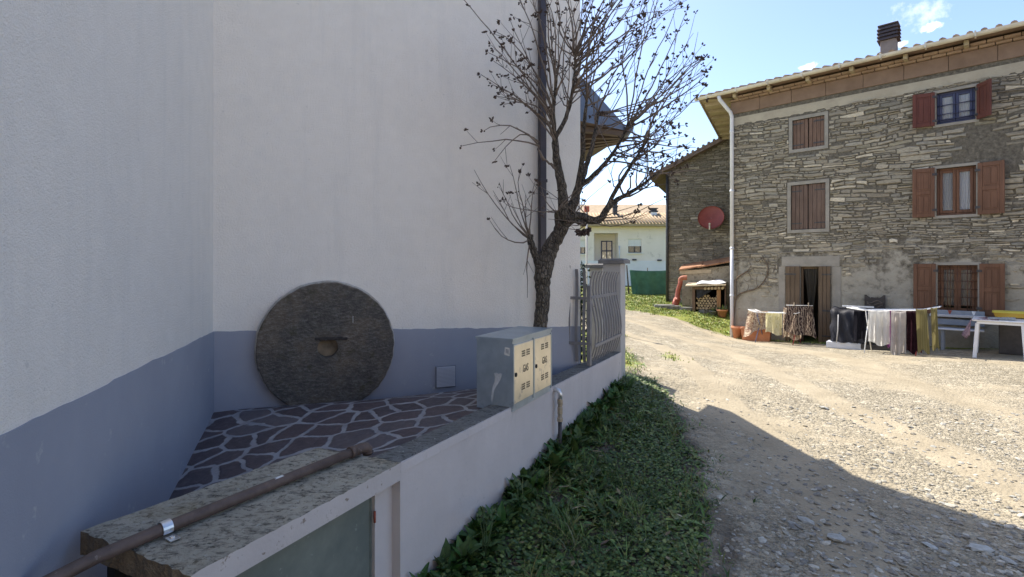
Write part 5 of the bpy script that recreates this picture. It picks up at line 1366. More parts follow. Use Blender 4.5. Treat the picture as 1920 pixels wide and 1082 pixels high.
while N < 8200:
    y = 1.35+(6.9-1.35)*random.random()**1.25; x0, x1 = wallx(y), roadx(y)+.03
    if y < 2.61: x0 = max(x0, -.58-(2.61-y)*.5)
    f = random.random(); x = x0+(x1-x0)*f
    den = .5+.32*math.sin(x*5.1+y*2.3)*math.sin(y*4.1-x*1.7)+.30*math.sin(x*9.3-y*3.1+1)*math.sin(y*8.3+x*4.7)
    if f > .80 and random.random() < (f-.80)*3.6: continue
    if den < .22 and random.random() < .85: continue
    N += 1; zone = math.sin(x*3.3+y*1.1+2)*math.sin(y*2.4-x*2.2)+random.gauss(0,.35)
    wallb = max(0, 1-f*4.0); q = random.random(); sz = random.uniform(.55,1.15)
    if zone < -.35:        # clover like patches
        for _ in range(random.randint(4,8)): roundleaf(wd_, x+random.gauss(0,.035), y+random.gauss(0,.035), random.uniform(.01,.05)*(1+.6*wallb), random.uniform(.006,.015))
    elif zone < .25:
        rosette(wd_, x, y, random.uniform(.035,.085)*sz*(1+.35*wallb), random.randint(4,7), (.05,.75+.4*wallb), random.choice((.16,.22,.28)))
    elif zone < .6:        # grass blades
        tn = tone(.2)
        for _ in range(random.randint(5,9)): leaf(wd_, V(x+random.gauss(0,.02), y+random.gauss(0,.02), gz(x,y)-.005), random.uniform(0,6.28), random.uniform(.4,1.45), random.uniform(.05,.15)*sz, .0022, tuple(c*random.uniform(.8,1.3) for c in tn), random.uniform(.4,1.6), 3, .1)
    else:
        rosette(wd_, x, y, random.uniform(.06,.12)*sz, random.randint(3,6), (.2,1.1), random.choice((.09,.13,.2)))
for _ in range(70):       # dandelion rosettes with long leaves
    y = random.uniform(1.6,6.4); x = random.uniform(wallx(y)+.05, roadx(y)+.02); rosette(wd_, x, y, random.uniform(.09,.17), random.randint(7,12), (.05,.6), random.choice((.10,.14)), col=random.choice([(.11,.18,.05),(.14,.21,.06),(.09,.15,.045),(.18,.23,.08)]))
for _ in range(55):       # taller grass clumps
    y = random.uniform(1.7,6.6); x = random.uniform(wallx(y)+.02, roadx(y)+.02); tn = random.choice([(.09,.14,.045),(.13,.18,.06),(.20,.20,.09)])
    for _ in range(random.randint(8,16)): leaf(wd_, V(x+random.gauss(0,.02), y+random.gauss(0,.02), gz(x,y)-.005), random.uniform(0,6.28), random.uniform(.7,1.5), random.uniform(.10,.24), .0022, tuple(c*random.uniform(.8,1.3) for c in tn), random.uniform(.5,1.7), 4, .1)
for _ in range(700):      # dead leaves and straw
    y = random.uniform(1.5,6.6); x = random.uniform(wallx(y)+.02, roadx(y)+.05); z = gz(x,y)
    leaf(wd_, V(x,y,z+random.uniform(.0,.04)), random.uniform(0,6.28), random.uniform(-.2,.4), random.uniform(.03,.10), random.choice((.0015,.002,.012)), random.choice([(.30,.24,.14),(.20,.15,.09),(.42,.37,.25),(.13,.09,.06)]), random.uniform(-.3,.5), 2, .2)
for _ in range(300):      # ragged fringe along the gravel
    y = random.uniform(2.0,9.5); x = roadx(y)+random.gauss(.02,.10)
    if math.sin(y*5.3)*math.sin(y*2.1+1) < random.uniform(-.8,.4): continue
    tn = tone(.2)
    for _ in range(random.randint(3,7)): leaf(wd_, V(x+random.gauss(0,.025), y+random.gauss(0,.025), gz(x,y)-.005), random.uniform(0,6.28), random.uniform(.2,1.2), random.uniform(.03,.09), random.choice((.002,.003,.007)), tuple(c*random.uniform(.8,1.3) for c in tn), random.uniform(.3,1.3), 3, .1)
for _ in range(240):      # taller growth hugging the wall
    y = random.uniform(2.2,6.2); k = .5+.5*math.sin(y*3.3)*math.sin(y*7.1+1)
    if random.random() > k+.25: continue
    x = wallx(y)+random.uniform(0,.16); rosette(wd_, x, y, random.uniform(.10,.20), random.randint(4,7), (.7,1.45), .20, col=random.choice([(.05,.10,.025),(.04,.085,.022),(.07,.13,.035)]))
o = wd_.build('weeds', M['leaf'], None, recalc=False); o['kind'] = 'stuff'
# lone plants against the wall
def tall_plant(px, py, label, hh, leaves, heads):
    q = onz(px, py, 1.66); x = max(q.x, wallx(q.y)+.04); y = q.y; z = gz(x, y); t = thing('wild_plant', label, 'plant', V(x,y,z))
    st = MB(); lf = MB(); hd_ = MB()
    for k in range(heads):
        a = random.uniform(0,6.28); top = V(x+math.cos(a)*.06+.02, y+math.sin(a)*.05, z+hh*random.uniform(.75,1.05)); st.tube([V(x,y,z-.02), V(x,y,z).lerp(top,.55)+V(.01,0,.02), top], [.004,.0032,.0025], 5)
        for j in range(14):
            v = V(random.gauss(0,1),random.gauss(0,1),random.gauss(.3,.8)).normalized(); leaf(hd_, top-UP*.01+v*.006, math.atan2(v.y,v.x), random.uniform(-.4,1.2), .030, .010, (.075*random.uniform(.8,1.2),.115,.045), .6, 2)
    for j in range(leaves):
        leaf(lf, V(x+random.gauss(0,.02), y+random.gauss(0,.02), z+random.uniform(0,.4*hh)), random.uniform(0,6.28), random.uniform(.4,1.4), random.uniform(.07,.13), .019, random.choice([(.05,.10,.03),(.04,.085,.025),(.07,.125,.04)]), .9, 4)
    st.build('stem', M['leaf'] if False else pm('plant_stem', (.05,.085,.03), (.08,.12,.05), 9, .7, bs=0), t, recalc=False); lf.build('leaf', M['leaf'], t, recalc=False)['kind'] = 'stuff'
    if heads: hd_.build('flower_head', M['leaf'], t, recalc=False)['kind'] = 'stuff'
tall_plant(905, 1035, 'spindly weed with clustered green flower heads against the low wall', .34, 16, 5)
tall_plant(1032, 868, 'leafy upright weed at the foot of the gas riser pipe', .26, 34, 0)
tall_plant(968, 965, 'broad leaved weed against the low wall left of the gas riser', .26, 30, 1)

# ------------------------------------------------------------------ grass on the lane sides
gr = MB()
Yc = 6.4+rng.random(60000)**1.6*24; Xc = rng.uniform(.9, 9.2, 60000)
tc_ = surf(Xc, Yc)[2]*(.35+.65*(vnoise(Xc, Yc, 2.5, 9)*.5+.5))
ok = (tc_ > rng.uniform(.18,.8,60000)) & ~((Xc/Yc < .17) & (Yc > 9.5)) & ~((Yc < 7.2) & (Xc < 1.45)) & ~(((Xc-HP0.x)*HI.x+(Yc-HP0.y)*HI.y > -.05) & ((Xc-HP0.x)*HU.x+(Yc-HP0.y)*HU.y > -.267*((Xc-HP0.x)*HI.x+(Yc-HP0.y)*HI.y)-.1))
pts_ = list(zip(Xc[ok].tolist(), Yc[ok].tolist()))[:7000]
GG = [(.24,.30,.06),(.29,.34,.08),(.18,.24,.05),(.33,.34,.12),(.15,.20,.045)]
for x, y in pts_:
    z = gz(x, y); k = random.randint(4,7); tn = random.choice(GG); hh = random.uniform(.03,.075)*(1+.02*y)
    for _ in range(k): leaf(gr, V(x+random.gauss(0,.04), y+random.gauss(0,.04), z-.01), random.uniform(0,6.28), random.uniform(.6,1.5), hh*random.uniform(.6,1.2), .004+.0005*y, tuple(c*random.uniform(.8,1.2) for c in tn), random.uniform(.2,1.2), 2, .1)
o = gr.build('grass', M['leaf'], None, recalc=False); o['kind'] = 'stuff'

# ------------------------------------------------------------------ gravel and loose stones
ico = [(0,0,1),(.894,0,.447),(.276,.851,.447),(-.724,.526,.447),(-.724,-.526,.447),(.276,-.851,.447),(.724,.526,-.447),(-.276,.851,-.447),(-.894,0,-.447),(-.276,-.851,-.447),(.724,-.526,-.447),(0,0,-1)]
icf = [(0,1,2),(0,2,3),(0,3,4),(0,4,5),(0,5,1),(1,6,2),(2,7,3),(3,8,4),(4,9,5),(5,10,1),(2,6,7),(3,7,8),(4,8,9),(5,9,10),(1,10,6),(6,11,7),(7,11,8),(8,11,9),(9,11,10),(10,11,6)]
def pebble(m, x, y, r, flat=.45, tn=None, el=1.5):
    a = random.uniform(0,3.14); ca, sa = math.cos(a), math.sin(a); z = gz(x, y); e = random.uniform(1, el); P = []
    tx, ty = random.gauss(0,.15), random.gauss(0,.15)
    for vx, vy, vz in ico:
        k = random.uniform(.78,1.15); u, v_ = vx*r*e*k, vy*r*k; w_ = vz*r*flat*k
        P.append((x+u*ca-v_*sa, y+u*sa+v_*ca, z+w_+r*flat*.25+tx*u+ty*v_))
    i = m.vs(P); m.tn = tn or random.choice(STONES)
    for f in icf: m.face([i+q for q in f])
STONES = [(.30,.28,.245),(.36,.34,.30),(.42,.395,.35),(.25,.235,.215),(.33,.325,.31),(.47,.45,.41),(.28,.25,.21),(.22,.21,.20)]
gv = MB(); n = 0
while n < 4200:
    y = 2.3+4.2*random.random()**1.9; x = random.uniform(1.0, y*1.05+.2)
    if x < roadx(y)+.05: continue
    d = .5+.5*float(vnoise(np.array([x]), np.array([y]), 1.6, 12)[0])
    if random.random() > .25+.75*d: continue
    if x-roadx(y) < .35 and random.random() < .6: continue
    n += 1; r = random.choice((.006,.008,.010,.012,.015,.019,.024))*random.uniform(.7,1.2); pebble(gv, x, y, r, random.uniform(.35,.6))
o = gv.build('gravel', M['pebble'], None, recalc=False); o['kind'] = 'stuff'
GL = 'larger loose stones on the gravel road'
ls_ = [(1568,1010,.060,'pale blue grey stone, the largest one in the shaded gravel'),(1837,1030,.058,'long grey stone near the lower right corner of the shaded gravel'),(1510,976,.042,'flat grey stone behind the largest stone in the shade'),(1745,1025,.034,'round grey stone between the two largest shaded stones'),(1890,1052,.034,'grey stone at the right frame edge in the shaded gravel'),(1664,1052,.030,'small bluish stone to the right of the largest shaded stone'),(1545,766,.062,'broad flat sunlit stone half sunk in the sunny road'),(1600,764,.030,'little stone just right of the broad flat sunlit one'),(1790,1058,.03,'smooth grey stone at the lower edge left of the long one'),(1430,1014,.03,'small stone left of the largest stone near the bare soil')]
for px, py, r, lab in ls_:
    q = onz(px, py, 1.72); zz = gz(q.x, q.y); q = onz(px, py, EYE-zz); m = MB(); m.smooth = False
    pebble(m, q.x, q.y, r, .34, random.choice([(.40,.41,.41),(.36,.36,.35),(.44,.43,.40)]), 1.7); o = m.build('loose_stone', M['pebble'], None, recalc=False); tag(o, lab, 'stone', GL); recentre(o, (q.x, q.y, gz(q.x,q.y)))

# ------------------------------------------------------------------ laundry racks in front of the farmhouse
def hl(u, off, h): p = HP0+HU*u-HI*off; return V(p.x, p.y, gz(p.x, p.y)+h)
def rack(u0, u1, off, hh, label, legcol, wing=.28):
    root = thing('drying_rack', label, 'drying rack', hl((u0+u1)/2, off, 0)); dpt = .52
    m = MB()
    for o_ in (off-dpt/2, off+dpt/2): m.tube([hl(u0-wing, o_, hh+.06), hl(u0, o_, hh), hl(u1, o_, hh), hl(u1+wing, o_, hh+.06)], .010, 6)
    for x in (u0-wing, u0, u1, u1+wing): m.tube([hl(x, off-dpt/2, hh+(.06 if x in (u0-wing, u1+wing) else 0)), hl(x, off+dpt/2, hh+(.06 if x in (u0-wing, u1+wing) else 0))], .010, 6)
    for k in range(7):
        o_ = off-dpt/2+dpt*(k+1)/8; m.tube([hl(u0-wing, o_, hh+.06), hl(u0, o_, hh), hl(u1, o_, hh), hl(u1+wing, o_, hh+.06)], .0035, 4)
    m.build('frame', M['whiteline'], root)
    for x, mt in ((u0+.05, legcol[0]), (u1-.05, legcol[1])):
        for a, b in ((-1,1),(1,-1)):
            m = MB(); m.tube([hl(x, off+a*dpt*.48, hh), hl(x+.02*a, off+b*dpt*.55, .0)], .011, 6); m.build('leg', mt, root)
    return root
blue = pm('blue_leg_paint', (.10,.14,.24), (.13,.17,.28), 5, .5, bs=0); redp = pm('red_leg_paint', (.32,.05,.05), (.38,.07,.06), 5, .5, bs=0)
def cloth(name, label, cat, u0, u1, off, htop, l_front, l_back, mat, folds=5, amp=.016, taper=0, skew=0, drape=.05, group='laundry hung on the drying racks', hem=.0, slant=0):
    """piece folded over a rack bar: front fall towards the road, back fall behind"""
    nU, nV = 26, 22; rows = []; tot = l_front+l_back
    ph = random.uniform(0,6)
    for j in range(nV+1):
        s = j/nV*tot; row = []
        for i in range(nU+1):
            f = i/nU
            if s < l_front: d_ = l_front-s; side = 1
            else: d_ = s-l_front; side = -1
            k = min(1, d_/.12)
            wv = amp*math.sin(f*folds*6.283+ph+d_*1.5)*(.35+1.0*d_)*k*1.4+amp*.22*math.sin(f*folds*2.3*6.283+1+2*d_)*k
            uu = u0+(u1-u0)*(.5+(f-.5)*(1+taper*d_))+skew*d_
            o_ = off+side*(drape*.35*k+.02*d_)+wv
            d2 = d_*(1+slant*(f-.5)+.05*math.sin(f*7+ph)) if side > 0 else d_
            row.append(hl(uu, o_, htop-d2+.012-.02*math.sin(math.pi*f)*(1-k)))
        rows.append(row)
    m = MB(); m.smooth = True; m.grid(rows); o = m.build(name, mat, None, recalc=False)
    tag(o, label, cat, group); recentre(o, hl((u0+u1)/2, off, 0)); return o
def ux(px, off, py=620): return fac(px, py, off)[0]
HH = .93
O1 = .62
r1a, r1b = ux(1412,O1), ux(1500,O1)
rack(r1a+.12, r1b-.02, O1, .80, 'folding drying rack with blue and red legs near the farmhouse door', (blue, redp), .16)
floral = mat_pattern('red_beige_floral', [(.40,(.74,.66,.52)),(.50,(.62,.52,.40)),(.56,(.20,.08,.07)),(.66,(.66,.57,.44))], 22)
cloth('floral_cloth', 'beige and red floral cloth hanging at the left end of the rack by the door', 'cloth', ux(1404,O1), ux(1440,O1), O1+.02, .84, .60, .45, floral, 2, .035, .25, -.12, slant=-.45)
cloth('yellow_cloth', 'pale yellow patterned cloth hanging beside the floral one by the door', 'cloth', ux(1436,O1+.2), ux(1466,O1+.2), O1+.2, .80, .56, .4, mat_pattern('pale_yellow_print', [(.42,(.78,.74,.52)),(.55,(.74,.70,.46)),(.66,(.55,.50,.22))], 18), 2, .016, slant=.12)
zeb = mat_pattern('dark_zebra_print', [(.22,(.055,.036,.036)),(.5,(.15,.105,.09)),(.72,(.38,.31,.25))], 9.0, (1,1,.6), 'wave')
cloth('print_blouse', 'dark zebra patterned blouse pegged on the drying rack in front of the door', 'blouse', ux(1476,O1+.25), ux(1523,O1+.25), O1+.25, 1.0, .74, .10, zeb, 2, .028, .42, .03, slant=.22)
cloth('print_blouse', 'cream shirt hem showing behind the dark zebra patterned blouse', 'shirt', ux(1470,O1+.05), ux(1502,O1+.05), O1+.08, .94, .80, .2, floral, 3, .02, .1)
for k, (px, lab) in enumerate(((1489, 'wooden clothes peg on the left shoulder of the zebra patterned blouse'), (1516, 'wooden clothes peg on the right shoulder of the zebra patterned blouse'))):
    p = hl(ux(px,O1+.25), O1+.25, 1.03); m = MB(); m.box(p, (.020,.03,.09), (HU, HI, UP), bev=.004); tag(m.build('clothes_peg', M['sheetwood']), lab, 'peg', 'clothes pegs on the blouse')
m = MB(); m.tube([hl(ux(1474,O1+.25), O1+.25, 1.0), hl(ux(1524,O1+.25), O1+.25, 1.0)], .007, 6); tag(m.build('hanging_rod', M['whiteline']), 'thin rod carrying the zebra patterned blouse', 'rod')
O2 = 1.42
r2a, r2b = ux(1622,O2), ux(1728,O2)
rack(r2a, r2b, O2, HH, 'white wire drying rack full of towels and trousers in front of the navy cover', (M['whiteline'], redp), .30)
cloth('bath_towel', 'white towel with a yellow embroidered band on the white wire rack', 'towel', ux(1628,O2+.27), ux(1668,O2+.27), O2+.27, HH, .74, .35, mat_pattern('white_towelling', [(.35,(.80,.79,.76)),(.65,(.85,.84,.81))], 60), 3, .020, .04, slant=.07)
cloth('pale_shirt', 'pale grey pink shirt hanging between the white towel and the dark trousers', 'shirt', ux(1671,O2+.27), ux(1699,O2+.27), O2+.29, HH, .93, .3, mat_pattern('pale_pink_cotton', [(.35,(.56,.52,.49)),(.65,(.64,.60,.57))], 9), 2, .02, .05)
cloth('purple_cloth', 'narrow violet cloth beside the white towel on the white wire rack', 'cloth', ux(1662,O2+.2), ux(1673,O2+.2), O2+.2, HH, .78, .3, mat_pattern('violet_cotton', [(.35,(.22,.07,.20)),(.65,(.28,.10,.25))], 9), 1, .01)
cloth('dark_trousers', 'dark maroon trousers hanging right of the pale shirt', 'trousers', ux(1697,O2+.2), ux(1722,O2+.2), O2+.2, HH, .88, .4, mat_pattern('dark_maroon_cloth', [(.35,(.030,.012,.018)),(.65,(.048,.02,.028))], 9), 2, .015)
chk = mat_pattern('yellow_green_check', [(.2,(.25,.215,.09)),(.6,(.37,.33,.17))], 16, (1,1,1), 'check')
tz = ux(1714,O2+.30)
t0 = cloth('checked_trousers', 'yellow green checked trousers with two legs hanging at the right end of the wire rack', 'trousers', ux(1717,O2+.32), ux(1738,O2+.32), O2+.32, HH+.05, .90, .02, chk, 1, .008, .08, .05)
p2 = cloth('trouser_leg', '', '', ux(1745,O2+.28), ux(1757,O2+.28), O2+.28, HH+.07, .86, .02, chk, 1, .008, .08, .04)
for k in ('label', 'category', 'group'):
    if k in p2: del p2[k]
p2.parent = t0; p2.matrix_parent_inverse = Matrix.Translation(-Vector(t0.location))
for (px, lab, W3, hgt) in ((1648, 'black top hanging behind the white towel on the wire rack', 30, .62), (1612, 'black garment hanging at the left end of the white wire rack', 22, .7)):
    cloth('black_top', lab, 'top', ux(px-W3/2,O2-.12), ux(px+W3/2,O2-.12), O2-.14, HH, hgt, .3, mat_pattern('black_cotton', [(.35,(.016,.016,.022)),(.65,(.026,.026,.034))], 9), 2, .015)

# navy covered garden seat behind the second rack
OS = .62
a0, a1 = ux(1562,OS), ux(1692,OS)
cv = thing('covered_garden_seat', 'garden seat under a crumpled navy tarpaulin on a white kerb behind the wire rack', 'garden seat', hl((a0+a1)/2, OS, 0))
rows = []
for j in range(22):
    f = j/21; row = []
    for i in range(40):
        g = i/39; u = a0+(a1-a0)*g
        # profile: front hem up to the ridge then down to the wall
        if f < .55: k = f/.55; o_ = OS+.42-.10*k+.03*math.sin(g*40+k*5)*(1-k*.5); h_ = .16+.72*k
        elif f < .75: k = (f-.55)/.2; o_ = OS+.32-.30*k; h_ = .88+.10*k+.012*math.sin(g*30)
        else: k = (f-.75)/.25; o_ = OS+.02-.36*k; h_ = .98-.35*k
        sag = -.16*max(0, g-.62)/.38 if f > .4 else 0
        endc = min(1, min(g, 1-g)*14+.25); row.append(hl(u+(.02*math.sin(f*20+g*3)), OS+(o_-OS)*(.55+.45*endc), h_+sag+.012*math.sin(g*23+f*11)))
    rows.append(row)
m = MB(); m.smooth = True; m.grid(rows)
for e in (0, -1):
    m.poly([r[e] for r in rows])
m.build('tarpaulin', M['navy'], cv)
m = MB(); m.box(hl((a0+a1)/2-.25, OS+.30, .07)+UP*0, ((a1-a0)*.72, .22, .17), (HU, HI, UP), bev=.02); m.build('kerb', M['whitewash'], cv)
m = MB(); m.box(hl(a1-.42, OS+.30, .05), (.62,.24,.14), (HU, HI, UP), bev=.02); m.build('foot_block', M['dark'], cv)
for g in (.12, .86):
    m = MB(); u = a0+(a1-a0)*g; m.tube([hl(u, OS+.46, .14), hl(u+.03, OS+.44, .45), hl(u+.02, OS+.36, .80)], .012, 6); m.build('frame_tube', M['pillar'], cv)
m = MB(); m.box(hl(a0+(a1-a0)*.40, OS+.20, .985), ((a1-a0)*.46,.03,.035), (HU, HI, UP)); m.build('white_lath', M['white'], cv)
bk = hl(ux(1640,.06,560), .07, 0); zb0, zb1 = fac(1640,578,.07)[1]+HP0.z, fac(1640,553,.07)[1]+HP0.z
u0_, u1_ = ux(1621,.07,565), ux(1660,.07,565)
cb_ = thing('carved_panel', 'small dark carved wooden panel leaning on the wall above the navy cover', 'panel', V(bk.x, bk.y, zb0-.1))
def wl(u, z, o_): p = HP0+HU*u-HI*o_; return V(p.x, p.y, z)
m = MB(); hgt = zb1-zb0; n = 20; top = [wl(u0_+(u1_-u0_)*i/n, zb1-hgt*(.05+.28*math.sin(math.pi*i/n)**2*(1 if abs(i-n/2) > 3 else .55)) if 2 < i < n-2 else zb1, .05) for i in range(n+1)]
m.extrude([wl(u0_, zb0-.12, .05), wl(u1_, zb0-.12, .05)]+top[::-1], -HI*.03); m.build('board', pm('black_brown_wood', (.035,.028,.025), (.06,.05,.043), 9, .6, bs=.3), cb_)
m = MB()
for k in range(3):
    m.tube([wl(u0_+(u1_-u0_)*t, zb0+hgt*(.12+.18*k)+.03*math.sin(t*6.28*1.5+k), .09) for t in np.linspace(.12,.88,12)], .010, 5)
m.build('carving', pm('worn_brown_carving', (.12,.09,.07), (.18,.14,.11), 9, .6, bs=.2), cb_)

# bench below the window, white table with cloth and ochre crate
bu0, bu1 = ux(1755,.35), ux(1846,.35)
bn = thing('garden_bench', 'blue grey slatted bench standing under the barred ground floor window', 'bench', hl((bu0+bu1)/2, .35, 0))
bmat = pm('blue_grey_bench_paint', (.20,.225,.26), (.27,.295,.33), 5, .7, bs=.2)
for k, (h_, o_, th) in enumerate(((.83,.14,.13),(.64,.16,.13))):
    m = MB(); m.box(hl((bu0+bu1)/2, o_, h_-.06), (bu1-bu0, .03, th), (HU, HI, UP), bev=.006); m.build('back_slat', bmat, bn)
for k in range(3):
    m = MB(); m.box(hl((bu0+bu1)/2, .24+.12*k, .45), (bu1-bu0, .10, .03), (HU, HI, UP), bev=.006); m.build('seat_slat', M['whitewash'] if k == 2 else bmat, bn)
for u in (bu0+.12, bu1-.12):
    for o_ in (.20, .46): m = MB(); m.box(hl(u, o_, .215), (.06,.05,.45), (HU, HI, UP), bev=.005); m.build('leg', bmat, bn)
OT = 1.0
tu0, tu1 = ux(1826,OT+.35,610), ux(1925,OT+.2,610)
tb = thing('plastic_table', 'white plastic garden table at the right edge in front of the window', 'table', hl((tu0+tu1)/2, OT, 0))
TH_ = .74
m = MB(); m.box(hl((tu0+tu1)/2, OT, TH_-.02), (tu1-tu0+.06, .80, .035), (HU, HI, UP), bev=.012); m.build('top', M['white'], tb)
m = MB()
for s in (-1,1): m.box(hl((tu0+tu1)/2, OT+s*.36, TH_-.06), (tu1-tu0-.10,.02,.045), (HU, HI, UP)); m.box(hl((tu0+tu1)/2+s*((tu1-tu0)/2-.05), OT, TH_-.06), (.02,.70,.045), (HU, HI, UP))
m.build('apron', M['white'], tb)
for u, su in ((tu0+.05,-1), (tu1-.05,1)):
    for o_, so in ((OT+.34,1), (OT-.34,-1)):
        m = MB(); a_, b2 = hl(u, o_, TH_-.05), hl(u+su*.04, o_+so*.03, -.01); d = (b2-a_).normalized(); sd = HU.cross(d).normalized()
        m.box((a_+b2)/2, (.062, .045, (b2-a_).length), (HU, sd, d), bev=.01); m.build('leg', M['white'], tb)
rows = []
for j in range(16):
    s = j/15; row = []
    for i in range(18):
        g = i/17; o_ = OT+.40-.62*g
        if s < .45: u = tu0+.36-.40*(s/.45); h_ = TH_+.012+.012*math.sin(g*9+s*12)**2
        else:
            k = (s-.45)/.55; u = tu0-.05-.03*k-.12*k*g+.03*math.sin(g*14)*k; h_ = TH_+.0-.40*k*(.65+.35*math.sin(g*3.14))
        row.append(hl(u, o_, h_))
    rows.append(row)
m = MB(); m.smooth = True; m.grid(rows); o = m.build('table_cloth', mat_pattern('pink_leaf_print', [(.40,(.62,.47,.50)),(.52,(.58,.43,.46)),(.57,(.16,.07,.10)),(.64,(.60,.46,.49))], 13), None, recalc=False)
tag(o, 'pink cloth with dark leaf print hanging off the left end of the white table', 'cloth'); recentre(o, hl(tu0, OT, TH_)); so_ = o.modifiers.new('thickness', 'SOLIDIFY'); so_.thickness = .005
rows = []
for j in range(10):
    rows.append([hl(tu0+.2+(tu1-tu0-.35)*i/15, OT-.05+.40*(j/9)-.02, TH_+.014+.016*abs(math.sin(i*1.3+j*.9))) for i in range(16)])
m = MB(); m.smooth = True; m.grid(rows); o = m.build('white_cloth', mat_pattern('white_green_print', [(.35,(.68,.71,.70)),(.6,(.74,.76,.75)),(.66,(.45,.53,.50))], 9), None, recalc=False); tag(o, 'rumpled white cloth spread on the white table top', 'cloth'); recentre(o, hl((tu0+tu1)/2, OT, TH_)); so_ = o.modifiers.new('thickness', 'SOLIDIFY'); so_.thickness = .004
yb = hl(ux(1908,.55,595), .60, TH_+.02)
yt = thing('ochre_crate', 'ochre yellow plastic crate behind the white table at the right edge', 'crate', V(yb.x, yb.y, yb.z-.74+.0))
m = MB(); cx = HU*.36; cy = HI*.20
lo = [yb-cx*.9-cy*.9-UP*.02, yb+cx*.9-cy*.9-UP*.02, yb+cx*.9+cy*.9-UP*.02, yb-cx*.9+cy*.9-UP*.02]; hi = [yb-cx-cy+UP*.08, yb+cx-cy+UP*.08, yb+cx+cy+UP*.08, yb-cx+cy+UP*.08]
for k in range(4): m.quad(lo[k], lo[(k+1) % 4], hi[(k+1) % 4], hi[k])
m.quad(*lo); m.build('tub', M['yellowtub'], yt)
m = MB()
for k in range(4):
    a_, b2 = hi[k], hi[(k+1) % 4]; d = (b2-a_).normalized(); m.box((a_+b2)/2, ((b2-a_).length+.03, .03, .03), (d, UP.cross(d), UP), bev=.006)
m.build('rim', pm('yellow_rim', (.58,.48,.06), (.64,.54,.09), 4, .5, bs=0), yt)
m = MB(); m.box(V(yb.x,yb.y,(yb.z-.02+gz(yb.x,yb.y))/2), (.55,.30,yb.z-.02-gz(yb.x,yb.y)), (HU,HI,UP), bev=.01); m.build('stand', M['dark'], yt)
# small things on the sill
for px, lab, mt in ((1781, 'small red flower pot on the sill of the barred window', M['rustred']), (1826, 'small white cup on the right end of the barred window sill', M['white'])):
    u, z = fac(px, 588, .12); p = wl(u, HP0.z+OP['wlr'][1]-.017, .12); m = MB(); m.lathe(p, UP, [(0,.001),(0,.035),(.09,.05),(.09,.04),(.02,.03),(.02,.001)], 12); tag(recentre(m.build('sill_pot', mt), p), lab, 'pot')

# ------------------------------------------------------------------ far house, netting fence
FY = 37.0
def fh(px, py, dy=0): return at(px, py, FY+dy)
fo = thing('far_house', 'long cream two storey house with a tiled roof at the end of the lane', 'house', V(6.5, FY, gz(6.5, FY)))
def fbox(m, x0, y0, x1, y1, d0, d1):
    a, b2 = fh(x0, y1), fh(x1, y0); m.box(V((a.x+b2.x)/2, FY+(d0+d1)/2, (a.z+b2.z)/2), (b2.x-a.x, d1-d0, b2.z-a.z))
zg = at(960, 563, FY).z
FO = [(1081,450,1098,476),(1114,437,1159,489),(1178,448,1203,474)]
xs_ = sorted({940,1400}|{o[0] for o in FO}|{o[2] for o in FO}); ysx = sorted({424,590}|{o[1] for o in FO}|{o[3] for o in FO}); m = MB()
for i in range(len(xs_)-1):
    for j in range(len(ysx)-1):
        cx_, cy_ = (xs_[i]+xs_[i+1])/2, (ysx[j]+ysx[j+1])/2
        if any(o[0] < cx_ < o[2] and o[1] < cy_ < o[3] for o in FO): continue
        a, b2 = fh(xs_[i], ysx[j+1]), fh(xs_[i+1], ysx[j]); m.quad(V(a.x,FY,a.z), V(b2.x,FY,a.z), V(b2.x,FY,b2.z), V(a.x,FY,b2.z))
for k, o in enumerate(FO):
    a, b2 = fh(o[0], o[3]), fh(o[2], o[1]); dp_ = 1.3 if k == 1 else .25
    m.quad((a.x,FY,a.z),(a.x,FY+dp_,a.z),(a.x,FY+dp_,b2.z),(a.x,FY,b2.z)); m.quad((b2.x,FY,a.z),(b2.x,FY+dp_,a.z),(b2.x,FY+dp_,b2.z),(b2.x,FY,b2.z)); m.quad((a.x,FY,b2.z),(a.x,FY+dp_,b2.z),(b2.x,FY+dp_,b2.z),(b2.x,FY,b2.z)); m.quad((a.x,FY,a.z),(b2.x,FY,a.z),(b2.x,FY+dp_,a.z),(a.x,FY+dp_,a.z))
    if k == 1: m.quad((a.x,FY+dp_,a.z),(b2.x,FY+dp_,a.z),(b2.x,FY+dp_,b2.z),(a.x,FY+dp_,b2.z))
e0_, e1_ = fh(940,424), fh(1400,424)
m.quad((e0_.x,FY,-1),(e0_.x,FY+9,-1),(e0_.x,FY+9,e0_.z),(e0_.x,FY,e0_.z)); m.quad((e1_.x,FY,-1),(e1_.x,FY,e0_.z),(e1_.x,FY+9,e0_.z),(e1_.x,FY+9,-1)); m.quad((e0_.x,FY+9,-1),(e1_.x,FY+9,-1),(e1_.x,FY+9,e0_.z),(e0_.x,FY+9,e0_.z))
m.build('wall', M['farwall'], fo, recalc=False)
m = MB(); fbox(m, 945, 489, 1398, 552, -.06, -.004); m.build('string_course', M['farwhite'], fo)
m = MB(); zr = fh(1100,397).z; ze = fh(1100,421).z
m.extrude([V(e0_.x-.5,FY-.7,ze), V(e0_.x-.5,FY+4.4,zr+1.05), V(e0_.x-.5,FY+9.6,ze), V(e0_.x-.5,FY+9.6,ze-.15), V(e0_.x-.5,FY-.7,ze-.15)], V(e1_.x-e0_.x+1,0,0))
for k in range(80):
    x = e0_.x-.4+k*.235; m.tube([V(x,FY-.75,ze+.02), V(x,FY+1.8,ze+.02+1.8*(zr+1.05-ze)/5.1*1.40)], .075, 6)
m.build('roof', M['fartile'], fo)
